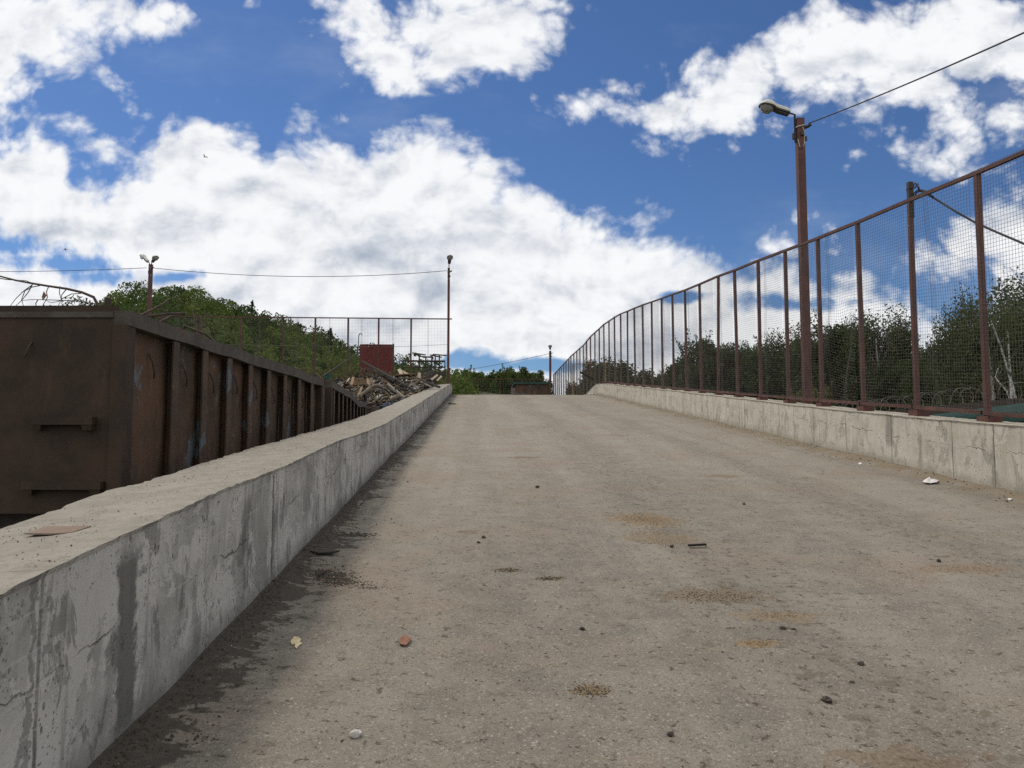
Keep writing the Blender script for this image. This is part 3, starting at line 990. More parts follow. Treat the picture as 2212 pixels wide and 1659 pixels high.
# ---------------------------------------------------------------- containers
def container(label, near, far, zb, zt, width, ribs, side_mat='rust_side', hooks=True, steps=True, dent=0.0):
    nx, ny = near
    fx, fy = far
    d = Vector((fx - nx, fy - ny, 0))
    L = d.length
    ang = math.atan2(-d.x, d.y)
    root = thing('skip_container', label, 'container', (nx, ny, 0.72))
    rot = Matrix.Rotation(ang, 4, 'Z')
    T = Matrix.Translation((nx, ny, 0)) @ rot

    def fin(mb, name, mat, parent=root):
        mb.v = [tuple(T @ Vector(p)) for p in mb.v]
        o = mb.build(name, mat, parent)
        return o
    H = zt - zb
    th = .03
    # side sheets (local: x=0 is the face towards the road, -width the far one; y along)
    for sx in (0, -1):
        mb = MB()
        xo = -.1 if sx == 0 else -width + .1
        n, nz = 60, 6
        vs, fs = [], []
        for j in range(nz + 1):
            for i in range(n + 1):
                bul = 0.018 * vnoise(i * .35, j * .8, sx + L) + .012 * math.sin(i * 2 * math.pi / 6.2)
                vs.append((xo + bul * (math.sin(math.pi * j / nz)), L * i / n, zb + (H - .1) * j / nz))
        for j in range(nz):
            for i in range(n):
                a = j * (n + 1) + i
                fs.append((a, a + 1, a + n + 2, a + n + 1))
        mb.add(vs, fs, 0, True)
        fin(mb, 'side_wall', side_mat)
        if sx == 0:
            for y in ribs:
                mb = MB()
                bow = .015 * vnoise(y * 3, 1, 1)
                zc, hh = zb + .06 + (H - .2) / 2, H - .2
                mb.box((-.004 + bow, y, zc), (.016, .135, hh))
                mb.box((-.056 + bow, y + .06, zc), (.088, .015, hh))
                fin(mb, 'rib', 'rust_side' if side_mat == 'rust_side' else side_mat)
            if hooks:
                for k, y in enumerate(ribs[:-1]):
                    yc = y + .36 - .73 if k == 0 else y - .36
                    mb = MB()
                    z = zt - .42 - .02 * (k % 3)
                    mb.tube([(-.085, yc - .02, z + .12), (-.05, yc - .015, z + .04), (-.045, yc + .02, z - .05), (-.07, yc + .06, z - .1)], .009, 6)
                    fin(mb, 'rope_hook', 'dark_steel')
    for y in (0.02, L - .02):
        mb = MB()
        mb.box((-width / 2, y, zb - .15 + (H + .2) / 2), (width - .2, th, H + .2))
        for x in (-.06, -width + .06):
            mb.box((x, y + (.03 if y < 1 else -.03), zb + (H - .12) / 2), (.125, .15, H - .12))
        e = fin(mb, 'end_wall', 'rust_end')
        if steps and y < 1:
            for (z, w, x) in ((zb + H * .40, .52, -.50), (zb + H * .055, .66, -.48)):
                mb = MB()
                mb.box((x, -.035, z), (w, .085, .065))
                mb.box((x + w / 2 - .05, -.03, z - .05), (.07, .06, .06), taper=1.4)
                mb.box((x - w / 2 + .05, -.03, z - .05), (.05, .06, .05), taper=1.4)
                s = fin(mb, 'step', 'rust_end', e)
                s.location = (0, 0, 0)
    mb = MB()                                   # rim: flange round the top, a little bent
    n = 40
    for i in range(n):
        y0, y1 = L * i / n, L * (i + 1) / n
        k0, k1 = [.018 * vnoise(q * 1.1, 2, L) - dent * math.exp(-((q - L * .72) / .9) ** 2) for q in (y0, y1)]
        for (xa, s) in ((.012, 1), (-width - .012, -1)):
            vs = []
            for (yy, k) in ((y0, k0), (y1, k1)):
                vs += [(xa, yy, zt - .13 + k), (xa, yy, zt + k), (xa - s * .14, yy, zt + k), (xa - s * .14, yy, zt - .13 + k)]
            mb.add(vs, [(0, 1, 5, 4), (1, 2, 6, 5), (2, 3, 7, 6), (3, 0, 4, 7)] + ([(0, 3, 2, 1)] if i == 0 else []) + ([(4, 5, 6, 7)] if i == n - 1 else []))
    for y in (.04, L - .04):
        mb.box((-width / 2, y, zt - .03), (width - .26, .10, .05))
    fin(mb, 'top_rim', 'rust_rim')
    mb = MB()
    mb.box((-width / 2, L / 2, zb + .03), (width - .1, L - .1, .06))
    mb.box((-.02, L / 2, zb + .01), (.06, L, .13))
    fin(mb, 'floor', 'rust_rim')
    if hooks:
        mb = MB()
        mb.tube([(-.83, .0, zb + H * .83), (-.835, -.03, zb + H * .80), (-.85, -.035, zb + H * .765), (-.875, -.02, zb + H * .745)], .009, 6)
        fin(mb, 'rope_hook', 'dark_steel')
    mb = MB()
    for x in (-.35, -width + .35):
        mb.box((x, L / 2, (zb + .72) / 2), (.2, L - .2, zb - .72))
    mb.box((-width / 2, .35, (zb + .72) / 2 - .003), (width - .7, .12, zb - .72 - .006))
    fin(mb, 'skid', 'dark_steel')
    return root


container('long rusty ribbed container nearest the camera with flaking blue paint and steps on its end', (-2.99, 7.0), (-2.61, 13.75), 1.2, 2.77, 2.5, [.97 + .725 * k for k in range(9)])
container('second rusty ribbed container with a dented rim right behind the nearest one', (-2.55, 14.2), (-2.85, 20.75), 1.2, 2.77, 2.4, [.35 + .68 * k for k in range(10)], hooks=False, steps=False, dent=.1)
container('low rusty container under the rubbish heap behind the two ribbed ones', (-2.75, 22.0), (-2.7, 28.2), 1.1, 2.72, 2.4, [.4 + .8 * k for k in range(8)], side_mat='rust_end', hooks=False, steps=False)

# far brown skip with a green rim
# a lighter brown than the near end wall
fr = thing('skip_container', 'distant brown skip with green rim beyond the crest', 'container', (4, 62, 4.9))
X0, X1 = (1107 - 1033) / FPX * 62, (1187 - 1033) / FPX * 62
m = MB()
zt = 1.6 + (968 - 828) / FPX * 62
vs = [(X0 - .1, 62, 4.9), (X1, 62, 4.9), (X1, 67, 4.9), (X0, 67, 4.9), (X0 + .35, 62.3, zt), (X1 - .1, 62.3, zt), (X1, 67, zt), (X0 + .1, 67, zt)]
m.add(vs, [(0, 3, 2, 1), (0, 1, 5, 4), (1, 2, 6, 5), (2, 3, 7, 6), (3, 0, 4, 7)])
for k in range(5):
    x = X0 + .4 + (X1 - X0 - .6) * k / 4
    m.span((x, 61.97, 4.95), (x, 62.25, zt), .08, .05, up=(1, 0, 0))
m.build('body', 'rust_side', fr)
m = MB()
m.box(((X0 + X1) / 2 + .1, 62.2, zt + .03), (X1 - X0 - .3, .16, .13))
m.box((X1 - .05, 64.6, zt + .03), (.14, 4.9, .13))
m.box((X0 + .2, 64.6, zt + .03), (.14, 4.9, .13))
m.build('top_rim', 'green_metal', fr)


# ---------------------------------------------------------------- branches and logs in the near container
def P1(zx, zy, Y):                              # measured on the enlarged top-left of the photograph
    return at_y((zx / 3.95) * .9217, (560 + zy / 3.95) * .9217, Y)


def taper(n, a, b):
    return list(np.linspace(a, b, n))


m = MB()
YB = 8.6
main = [P1(-420, 250, YB - .3), P1(-150, 300, YB - .1), P1(0, 345, YB), P1(140, 382, YB), P1(300, 412, YB), P1(450, 437, YB + .1), P1(620, 462, YB + .1), P1(760, 495, YB + .2), P1(868, 540, YB + .2), P1(900, 600, YB + .2), P1(925, 680, YB + .2), P1(935, 760, YB + .25)]
m.tube(main, taper(len(main), .006, .019), 7)
for br in ([(300, 420), (265, 490), (200, 570), (105, 655)], [(300, 425), (210, 490), (140, 560), (85, 635)], [(380, 430), (300, 445), (230, 480), (200, 560), (215, 610), (200, 650)],
           [(880, 600), (700, 572), (560, 568), (400, 562), (280, 562), (205, 570)], [(450, 440), (430, 490), (440, 540), (400, 610), (395, 645)], [(555, 440), (550, 500), (570, 570), (580, 640)],
           [(610, 470), (570, 520), (570, 560), (520, 655)], [(750, 505), (660, 510), (590, 545), (540, 580), (470, 590), (430, 570)], [(800, 590), (740, 630), (680, 660)], [(0, 365), (60, 375), (140, 382), (240, 385), (300, 408)],
           [(350, 565), (330, 600), (340, 640), (380, 655)]):
    pts = [P1(a, b, YB + .12 * math.sin(i + br[0][0])) for i, (a, b) in enumerate(br)]
    m.tube(pts, taper(len(pts), .0058, .0028), 5)
br = tag(m.build('bare_branch', 'twig', None), 'arching bare branch with thin twigs sticking out of the nearest container', 'branch')
m = MB()
for (a, b, s) in ((402, 530, .05), (398, 640, .045), (700, 700, .04)):
    c = P1(a, b, YB - .02)
    m.add([c + Vector((0, 0, s * 1.1)), c + Vector((s * .5, .02, s * .2)), c + Vector((0, -.01, -s)), c + Vector((-s * .45, .01, -s * .1))], [(0, 1, 2, 3)])
m.build('withered_leaf', 'rag', br)


def log(label, pts, r0, r1, mat='bark', n=10):
    m = MB()
    m.tube(pts, taper(len(pts), r0, r1), n, cap=False)
    o = m.build('log', mat)
    m = MB()
    for (p, q, r) in ((pts[0], pts[1], r0), (pts[-1], pts[-2], r1)):
        d = (Vector(p) - Vector(q)).normalized()
        m.tube([Vector(p) - d * .01, Vector(p) + d * .004], r * .97, n)
    m.build('cut_end', 'cut_wood', o)
    return tag(o, label, 'log')


log('short thick log stump poking above the end of the nearest container', [P1(990, 760, 8.1), P1(985, 660, 8.1), P1(1002, 548, 8.1)], .027, .031)
log('forked pale branch leaning out over the rim of the nearest container', [P1(1260, 730, 7.9), P1(1330, 695, 8), P1(1430, 645, 8.1), P1(1510, 600, 8.2), P1(1560, 560, 8.3)], .016, .01)
log('straight pole with a white cut end lying over the container rim', [P1(1280, 740, 7.9), P1(1360, 713, 8), P1(1540, 695, 8.3), P1(1715, 687, 8.5)], .011, .014)
log('bent branch crossing under the straight pole on the container rim', [P1(1430, 790, 8.4), P1(1480, 768, 8.5), P1(1580, 715, 8.7), P1(1665, 704, 8.9)], .013, .011)
m = MB()
for k in range(34):
    a = Vector((-4.2 + rng.uniform(-.9, .9), rng.uniform(8.2, 13), 2.55 + rng.uniform(0, .12)))
    b = a + Vector((rng.uniform(-.6, .6), rng.uniform(-.7, .7), rng.uniform(-.1, .16)))
    m.tube([a, (a + b) / 2 + Vector((0, 0, rng.uniform(0, .06))), b], [.012, .01, .006], 5)
for (zx, zy) in ((1770, 640), (1850, 700), (1800, 760)):
    m.tube([P1(1830, 900, 11), P1(zx + 30, zy + 90, 11), P1(zx, zy, 11)], [.02, .014, .008], 5)
m.tube([P1(1700, 800, 10.4), P1(1900, 880, 10.6), P1(2000, 960, 11)], [.012, .014, .012], 5)
tag(m.build('brushwood', 'twig'), 'tangled brushwood filling the nearest container', 'brushwood', kind='stuff')


# ---------------------------------------------------------------- rubbish heap and what lies on it
def Z5(zx, zy, Y):
    return at_y(700.5 + zx * .13333, 718.9 + zy * .13333, Y)


def heap_z(x, y):
    base = lerp_table([(21.5, 2.2), (24, 2.75), (27, 3.1), (30, 3.6), (34, 4.2), (38, 4.65), (42, 5.0), (45, 5.0)], y)
    side = lerp_table([(-12, -2.6), (-9, -1.3), (-7.5, -.5), (-6, 0), (-2.3, -.05)], x)
    return max(.6, base + side * min(1, (y - 20) / 10) + .16 * vnoise(x * .9, y * .9, 3) + .1 * vnoise(x * 2.4, y * 2.4, 5))


hx = list(np.linspace(-12, -2.24, 60))
hy = list(np.linspace(21.6, 46.2, 120))
b = MB()
vs = [(x, y, heap_z(x, y)) for y in hy for x in hx]
b.add(vs, [(j * 60 + i, j * 60 + i + 1, j * 60 + 61 + i, j * 60 + 60 + i) for j in range(119) for i in range(59)], 2)
pal = ['wood_pale', 'wood_grey', 'soil', 'plastic_white', 'cloth_navy', 'wood_brown', 'cloth_grey', 'bag_yellow', 'wood_dark']
pw = np.array([.025, .19, .22, .05, .06, .10, .10, .003, .26])
pw /= pw.sum()
for k in range(6500):
    y = rng.uniform(21.8, 44)
    x = rng.uniform(-7.5, -2.45)
    z = heap_z(x, y) + rng.uniform(-.04, .14)
    mi = int(rng.choice(len(pal), p=pw))
    if pal[mi].startswith('wood'):
        s = (rng.uniform(.02, .065), rng.uniform(.25, 1.3), rng.uniform(.01, .03))
    else:
        s = (rng.uniform(.04, .16), rng.uniform(.05, .2), rng.uniform(.02, .07))
    if pal[mi] in ('plastic_white', 'cloth_grey', 'cloth_navy', 'bag_yellow'):
        n = 6                                   # crumpled sheet
        vv = [(x + s[0] * (i % 3 - 1) + rng.normal() * .03, y + s[1] * (i // 3 - 1) + rng.normal() * .03, z + rng.normal() * .07) for i in range(9)]
        b.add(vv, [(0, 1, 4, 3), (1, 2, 5, 4), (3, 4, 7, 6), (4, 5, 8, 7)], mi)
    else:
        b.box((x, y, z), s, (rng.normal() * .35, rng.normal() * .35, rng.uniform(0, 6.28)), mi)
tag(b.build('rubbish', pal), 'heap of mixed rubbish and splintered wood behind the stained parapet', 'rubbish heap', kind='stuff')


def plank(label, a, b, w, h, mat, group=None, name='plank', cat='plank', up=(0, 0, 1)):
    m = MB()
    m.span(a, b, w, h, up)
    m2 = m.build(name, mat)
    return tag(m2, label, cat, group)


plank('topmost of the long dark beams leaning in front of the red sheet', Z5(615, 465, 39), Z5(1500, 955, 30), .08, .08, 'wood_dark', name='beam', cat='beam')
plank('middle long dark beam leaning just under the topmost one', Z5(670, 570, 38.5), Z5(1420, 945, 31), .08, .075, 'wood_dark', name='beam', cat='beam')
plank('shortest dark beam lowest in front of the red sheet', Z5(665, 660, 38), Z5(1010, 790, 34), .075, .07, 'wood_dark', name='beam', cat='beam')
plank('dark beam lying from the pale boards down onto the parapet', Z5(1480, 730, 37), Z5(1865, 880, 32.5), .085, .075, 'wood_dark', name='beam', cat='beam')
plank('pale weathered batten just below the dark beam on the parapet', Z5(1490, 755, 36.5), Z5(1735, 880, 32.8), .08, .03, 'wood_grey')
plank('wide pale board lying level across the rubbish heap', Z5(1040, 705, 38), Z5(1480, 668, 37), .5, .05, 'wood_brown', name='board', cat='board')
plank('cream board standing tilted above the wide pale board', Z5(1210, 590, 39), Z5(1260, 690, 38.6), .15, .03, 'wood_pale', name='board', cat='board', up=(0, 1, 0))
plank('cream batten sloping down from the tilted cream board', Z5(1225, 600, 39.2), Z5(1370, 680, 38.4), .09, .03, 'wood_pale', up=(0, 1, 0))
plank('pale square offcut at the end of the wide pale board', Z5(1525, 650, 37.2), Z5(1525, 745, 37), .2, .03, 'wood_pale', name='board', cat='board', up=(0, 1, 0))
plank('grey board shadowed beneath the wide pale board', Z5(1100, 745, 37), Z5(1470, 735, 36.2), .3, .05, 'wood_grey', name='board', cat='board')
plank('split grey board low under the dark beams', Z5(1370, 780, 35), Z5(1500, 760, 35.5), .3, .03, 'wood_grey', name='board', cat='board')
plank('pale chip standing up near the lamp post end of the heap', Z5(1735, 760, 36), Z5(1835, 680, 36.4), .09, .02, 'wood_pale', up=(0, 1, 0))
plank('white splinter of board nearest the end of the stained parapet', Z5(1825, 775, 35), Z5(1900, 700, 35.4), .08, .02, 'wood_pale', up=(0, 1, 0))
plank('thin pole rising from the heap across to the red sheet', Z5(-20, 705, 30), Z5(575, 315, 40), .05, .05, 'wood_dark', name='pole', cat='pole')
plank('thin dark pole slanting across the rusty racks', Z5(1480, 665, 37), Z5(1720, 575, 39), .06, .06, 'wood_dark', name='pole', cat='pole')
plank('pale post stub standing among the rubbish beside the grey hose', Z5(755, 735, 31), Z5(785, 850, 30.8), .12, .05, 'wood_grey', name='post', cat='post', up=(0, 1, 0))
plank('grey timber lying across the lower rubbish towards the parapet', Z5(1030, 830, 30), Z5(1300, 1050, 26), .07, .06, 'wood_grey')
plank('greyish slat lying flat by the split boards', Z5(900, 850, 31), Z5(1040, 840, 31.4), .14, .04, 'wood_grey')
plank('short slat poking up out of the low rubbish', Z5(545, 1050, 26), Z5(610, 880, 27), .07, .03, 'wood_brown', up=(0, 1, 0))
# brown splintered boards at the right of the heap
gp = 'dark upright boards jumbled against the lamp post'
for k, (x0, y0, x1, y1) in enumerate(((1590, 760, 1640, 640), (1640, 770, 1680, 640), (1680, 770, 1740, 630), (1720, 780, 1810, 620), (1770, 790, 1880, 640), (1810, 800, 1940, 640))):
    plank('dark upright board jumbled with others against the lamp post', Z5(x0, y0, 37 + .3 * k), Z5(x1, y1, 37.6 + .3 * k), .16, .03, 'wood_dark', gp, name='board', cat='board', up=(0, 1, 0))
# pallet of brown slats
pal_o = thing('pallet', 'brown slatted pallet lying tilted on the rubbish', 'pallet', tuple(Z5(570, 850, 31)))
for k in range(6):
    m = MB()
    m.span(Z5(440, 752 + 17 * k, 33 - .4 * k), Z5(715 + 8 * k, 768 + 17 * k, 33.2 - .4 * k), .16, .03, up=(0, .4, 1))
    m.build('slat', 'wood_brown', pal_o)
m = MB()
m.span(Z5(470, 735, 33.2), Z5(440, 860, 30.6), .1, .1)
m.span(Z5(690, 755, 33.3), Z5(730, 865, 30.8), .1, .1)
m.build('bearer', 'wood_brown', pal_o)


def hose(label, pts, r):
    n = 8
    cs = []
    P = [Vector(p) for p in pts]
    for i in range(len(P) - 1):                 # smooth curve through the points
        p0, p1, p2, p3 = P[max(i - 1, 0)], P[i], P[i + 1], P[min(i + 2, len(P) - 1)]
        for k in range(n):
            t = k / n
            cs.append(.5 * ((2 * p1) + (p2 - p0) * t + (2 * p0 - 5 * p1 + 4 * p2 - p3) * t * t + (3 * p1 - p0 - 3 * p2 + p3) * t ** 3))
    cs.append(P[-1])
    m = MB()
    m.tube(cs, [r * (1 + .06 * (i % 2)) for i in range(len(cs))], 12)
    return tag(m.build('hose', 'hose_grey'), label, 'hose')


hose('thick grey hose arched over the rubbish heap', [Z5(540, 1060, 27), Z5(600, 1010, 27.2), Z5(680, 950, 27.5), Z5(750, 890, 27.8), Z5(830, 862, 28), Z5(910, 870, 28), Z5(980, 920, 28), Z5(1040, 985, 27.8), Z5(1110, 1015, 27.5)], .066)
hose('thick grey hose end lying by the parapet below the arched one', [Z5(1190, 1040, 26.2), Z5(1120, 1060, 26), Z5(1040, 1120, 25.4), Z5(960, 1180, 25), Z5(900, 1230, 24.6)], .078)
m = MB()
c = Z5(65, 715, 31)
m.box(c, (.24, .2, .15), (0, .1, .3), taper=1.12)
m.box(c + Vector((0, 0, .08)), (.28, .24, .025), (0, .1, .3))
tag(m.build('crate', 'teal_plastic'), 'teal plastic crate at the far edge of the second container', 'crate')
m = MB()
c = Z5(1045, 1055, 26.5)
for k in range(5):
    m.ellipsoid(c + Vector((rng.uniform(-.09, .09), rng.uniform(-.06, .06), rng.uniform(-.03, .03))), (.08, .07, .05), 9, 5)
m.v = [tuple(Vector(p) + Vector((vnoise(p[0] * 9, p[1] * 9, p[2] * 9), 0, vnoise(p[0] * 8, p[2] * 8, 2))) * .05) for p in m.v]
tag(m.build('plastic_bag', 'bag_yellow'), 'crumpled yellow plastic bag near the hose end on the rubbish', 'bag')

# red sheet on the plateau
RY = 47.6
rs = thing('metal_panel', 'upright dark red sheet metal panel behind the level fence', 'panel', (-6, RY, 4.85))
xa, xb = at_y(778, 760, RY).x, at_y(850, 760, RY).x
za, zb_ = at_y(815, 745.5, RY).z, 4.86
m = MB()
n = 24
vs = []
for i in range(n + 1):
    x = xa + (xb - xa) * i / n
    bend = .02 * math.sin(i * 1.9)
    vs += [(x, RY + bend, zb_), (x, RY + bend, za + .02 * vnoise(i * .4, 1, 1))]
vs2 = [(x, y + .03, z) for x, y, z in vs]
o = len(vs)
fs = [(2 * i, 2 * i + 2, 2 * i + 3, 2 * i + 1) for i in range(n)] + [(o + 2 * i, o + 2 * i + 1, o + 2 * i + 3, o + 2 * i + 2) for i in range(n)] + [(2 * i + 1, 2 * i + 3, o + 2 * i + 3, o + 2 * i + 1) for i in range(n)] + [(0, 1, o + 1, o), (2 * n, o + 2 * n, o + 2 * n + 1, 2 * n + 1)]
m.add(vs + vs2, fs)
m.build('sheet', 'red_panel', rs)
m = MB()
m.box((xa, RY + .02, (za + zb_) / 2), (.06, .1, za - zb_))
m.box((xb, RY + .02, (za + zb_) / 2 + .05), (.07, .1, za - zb_ + .1))
m.box(((xa + xb) / 2, RY + .02, za + .01), (xb - xa, .1, .06))
m.build('frame', 'red_panel', rs)

# rusty racks behind the fence
RK = 47.4


def zk(zx, zy, Y=RK):
    return Z5(zx, zy, Y)


m = MB()
m.tube([zk(1270, 640), zk(1270, 455), zk(1955, 460), zk(1955, 700)], .06, 8, smooth=False)
m.tube([zk(1270, 560), zk(1950, 560)], .03, 6)
tag(m.build('pipe_barrier', 'dark_steel'), 'low rusty pipe barrier behind the fence beside the lamp post', 'barrier')
for k, (xs0, ys0, xe, ye, lx_, ltop, lbot) in enumerate(((1425, 325, 1645, 360, 1540, 345, 620), (1545, 380, 1770, 402, 1645, 392, 560), (1600, 400, 1760, 385, 1742, 395, 560), (1710, 358, 1905, 398, 1800, 378, 560), (1755, 350, 1985, 368, 1865, 358, 600))):
    rk = thing('steel_stand', ['T shaped rusty stand farthest from the lamp post behind the fence', 'second T shaped stand with the lowest top in the row', 'T shaped stand in the middle of the rusty row', 'T shaped stand with the steepest top bar', 'T shaped rusty stand touching the lamp post'][k], 'stand', tuple(zk(lx_, 700, RK + .4)))
    m = MB()
    m.span(zk(xs0, ys0, RK + .4), zk(xe, ye, RK + .4), .08, .07)
    m.build('top_bar', 'dark_steel', rk)
    m = MB()
    m.span(zk(lx_, ltop, RK + .4), zk(lx_ - 8, lbot + 100, RK + .4), .075, .075, up=(0, 1, 0))
    m.build('leg', 'dark_steel', rk)
# thin gooseneck pipe on the far slope
m = MB()
m.tube([Z5(553, 240, 60), Z5(555, 120, 60), Z5(560, 40, 60), Z5(575, 12, 60), Z5(595, 12, 60), Z5(612, 38, 60)], .035, 6)
tag(m.build('bent_pipe', 'dark_steel'), 'thin dark pipe with a bent top on the far slope above the red sheet', 'pipe')


# ---------------------------------------------------------------- end of the near parapet: gate, beam, white rubble
GY = 46.35
gt = thing('gate', 'yellowish pipe gate with wire mesh at the crest end of the pale parapet', 'gate', (6.4, GY, zr(GY)))
gx0, gx1 = 5.45, (1307 - 1033) / FPX * GY
gz0, gz1 = zr(GY) + .02, 1.6 + (968 - 784) / FPX * GY
m = MB()
m.tube([(gx0, GY + .15, gz0), (gx0, GY + .15, gz1 - .02), (gx1, GY, gz1), (gx1, GY, gz0)], .03, 8, smooth=False)
m.build('frame', 'yellow_paint', gt)
m = MB()
m.tube([(gx1 + .09, GY, gz0), (gx1 + .09, GY, gz1 + .05)], .04, 8)
m.build('post', 'yellow_paint', gt)
m = MB()
for x in np.arange(gx0 + .1, gx1, .11):
    m.tube([(x, GY + .08, gz0 + .05), (x, GY + .08, gz1)], .004, 3, cap=False)
for z in np.arange(gz0 + .1, gz1, .11):
    m.tube([(gx0, GY + .08, z), (gx1, GY + .08, z)], .004, 3, cap=False)
m.build('wire_mesh', 'wire', gt)
plank('dark beam leaning on the sloping end of the pale parapet', at_y(1254, 804, 48.5), at_y(1302, 832, 48.2), .12, .12, 'wood_dark', name='beam', cat='beam')


def lump(name, label, cat, c, r, mat, group=None, n=9, seed=0, rough=.3, flat=.7):
    m = MB()
    m.ellipsoid((0, 0, 0), (r, r * .8, r * flat), n, max(5, n // 2 + 1))
    vs = []
    for p in m.v:
        v = Vector(p)
        k = 1 + rough * (vnoise(v.x / r * 1.3 + seed, v.y / r * 1.3, v.z / r * 1.3 + seed * 2.3) + .5 * vnoise(v.x / r * 3 + seed, v.y / r * 3, v.z / r * 3))
        vs.append(tuple(v * k))
    m.v = vs
    m.sm = [False] * len(m.sm)
    o = m.build(name, mat)
    o.location = Vector(c) + Vector((0, 0, r * flat * .75))
    o.rotation_euler = (0, 0, seed * 1.7)
    return tag(o, label, cat, group)


gw = 'white rubble chunks at the foot of the gate'
for k, (px, py, r) in enumerate(((1300, 846, .17), (1291, 849, .12), (1282, 850, .11), (1303, 851, .1), (1275, 851, .09))):
    p = at_y(px, py, 46.9)
    p.z = zr(46.9)
    lump('rubble_chunk', 'white rubble chunk lying at the foot of the yellowish gate', 'rubble', p, r, 'plastic_white', gw, seed=k + 3, rough=.7)


# ---------------------------------------------------------------- litter on the road
def flake(name, label, cat, pts, mat, lift=.003, crumple=.01, thick=.004, h=0.0):
    """thin irregular sheet lying on the road, outline given by points measured on the road."""
    P = [on_ramp(*q, h) for q in pts]
    c = sum(P, Vector()) / len(P)
    n = len(P)
    top = [p + Vector((0, 0, lift + crumple * (1 + vnoise(p.x * 17, p.y * 17, 3)))) for p in P]
    inner = [c.lerp(p, .5) + Vector((0, 0, lift + crumple * (1.5 + 2.2 * vnoise(p.x * 23, p.y * 23, 7)))) for p in P]
    cc = c + Vector((0, 0, lift + crumple * 1.5))
    low = [p - Vector((0, 0, thick)) for p in top]
    m = MB()
    vs = top + inner + [cc] + low
    fs = [(k, (k + 1) % n, n + (k + 1) % n, n + k) for k in range(n)] + [(n + k, n + (k + 1) % n, 2 * n) for k in range(n)]
    fs += [(k, 2 * n + 1 + k, 2 * n + 1 + (k + 1) % n, (k + 1) % n) for k in range(n)] + [tuple(2 * n + 1 + k for k in reversed(range(n)))]
    m.add(vs, fs)
    return tag(m.build(name, mat), label, cat)


flake('cardboard_sheet', 'flat brown cardboard piece lying on top of the stained parapet', 'cardboard', [(54, 1158), (105, 1159), (154, 1156), (180, 1148), (197, 1142), (145, 1142), (97, 1143), (72, 1152)], 'card', .010, .003, .006, .853)
flake('paper_scrap', 'crumpled white paper scrap near the foot of the pale parapet', 'paper', [(1993, 1044), (2000, 1039), (2008, 1036), (2014, 1040), (2028, 1041), (2024, 1046), (2010, 1047), (1999, 1047)], 'paper', .01, .02)
flake('paper_scrap', 'tiny white paper scrap by the picture edge below the pale parapet', 'paper', [(2176, 1080), (2181, 1078), (2187, 1080), (2182, 1083)], 'paper')
flake('paper_scrap', 'small white paper scrap far up by the cracked parapet face', 'paper', [(1853, 1003), (1858, 1001), (1863, 1003), (1858, 1005)], 'paper')
flake('rag', 'crumpled reddish brown rag lying alone on the asphalt', 'rag', [(861, 1392), (864, 1384), (872, 1378), (882, 1377), (888, 1383), (885, 1390), (877, 1397), (866, 1397)], 'rag', .004, .009)
flake('paint_spill', 'small cream coloured spill with ragged edges beside the damp strip', 'spill', [(627, 1388), (633, 1380), (636, 1376), (645, 1378), (650, 1382), (648, 1388), (653, 1391), (645, 1396), (641, 1402), (636, 1398), (638, 1392), (630, 1393)], 'cream', .004, .001, .004)
wt = lump('stone', 'pale white stone lying near the bottom of the road', 'stone', on_ramp(768, 1592), .026, 'stone_white', seed=2, n=12)
for (px, py, r, lab) in ((1045, 1163, .035, 'dark wood chunk lying beside a smaller clod in mid road'), (1034, 1174, .03, 'crumbly dark clod just below the wood chunk in mid road'),
                         (1160, 1053, .04, 'flattened dark clod alone high on the road'), (1258, 1360, .024, 'small dark clod left of the paired clods'), (1690, 1361, .032, 'bigger of two dark clods side by side on the road'),
                         (1714, 1362, .022, 'smaller of two dark clods side by side on the road'), (1860, 1438, .032, 'lone dark stone on the asphalt between the paired clods and the picture edge'), (1840, 1477, .022, 'small dark stone just below the lone dark stone'),
                         (1786, 1518, .042, 'flat dark pebble low on the road with pale grit around it'), (1451, 1182, .03, 'round dark clod at the edge of the sand patch'), (1448, 1589, .024, 'small black stone near the bottom edge of the road'),
                         (2028, 1213, .03, 'dark clod far across the road below the white paper'), (1607, 1090, .03, 'dark flat clod above the big sand patch')):
    lump('clod', lab, 'clod', on_ramp(px, py), r * .72, 'stone_dark', seed=px * .013, rough=.5, flat=.55)
a, b_ = on_ramp(1487, 1183), on_ramp(1525, 1182)
plank('short flat dark stick lying beside the sand patch', a + Vector((0, 0, .02)), b_ + Vector((0, 0, .024)), .035, .018, 'wood_dark', name='stick', cat='stick')


def stick(label, pts, r):
    P = [on_ramp(*q) + Vector((0, 0, r + .012)) for q in pts]
    m = MB()
    m.tube(P, [r] * (len(P) - 1) + [r * .6], 6)
    return tag(m.build('stick', 'wood_dark'), label, 'stick')


stick('curved dark stick in the damp strip by the stained parapet', [(672, 1198), (690, 1203), (715, 1201), (733, 1196)], .012)
stick('thin twig lying in the damp strip near the bottom corner', [(262, 1645), (280, 1625), (300, 1606)], .006)
stick('dark batten lying at the far top of the damp strip', [(970, 873), (985, 875)], .03)
stick('pale thin twig beside the leaf litter by the parapet', [(688, 1248), (698, 1243), (706, 1236)], .005)


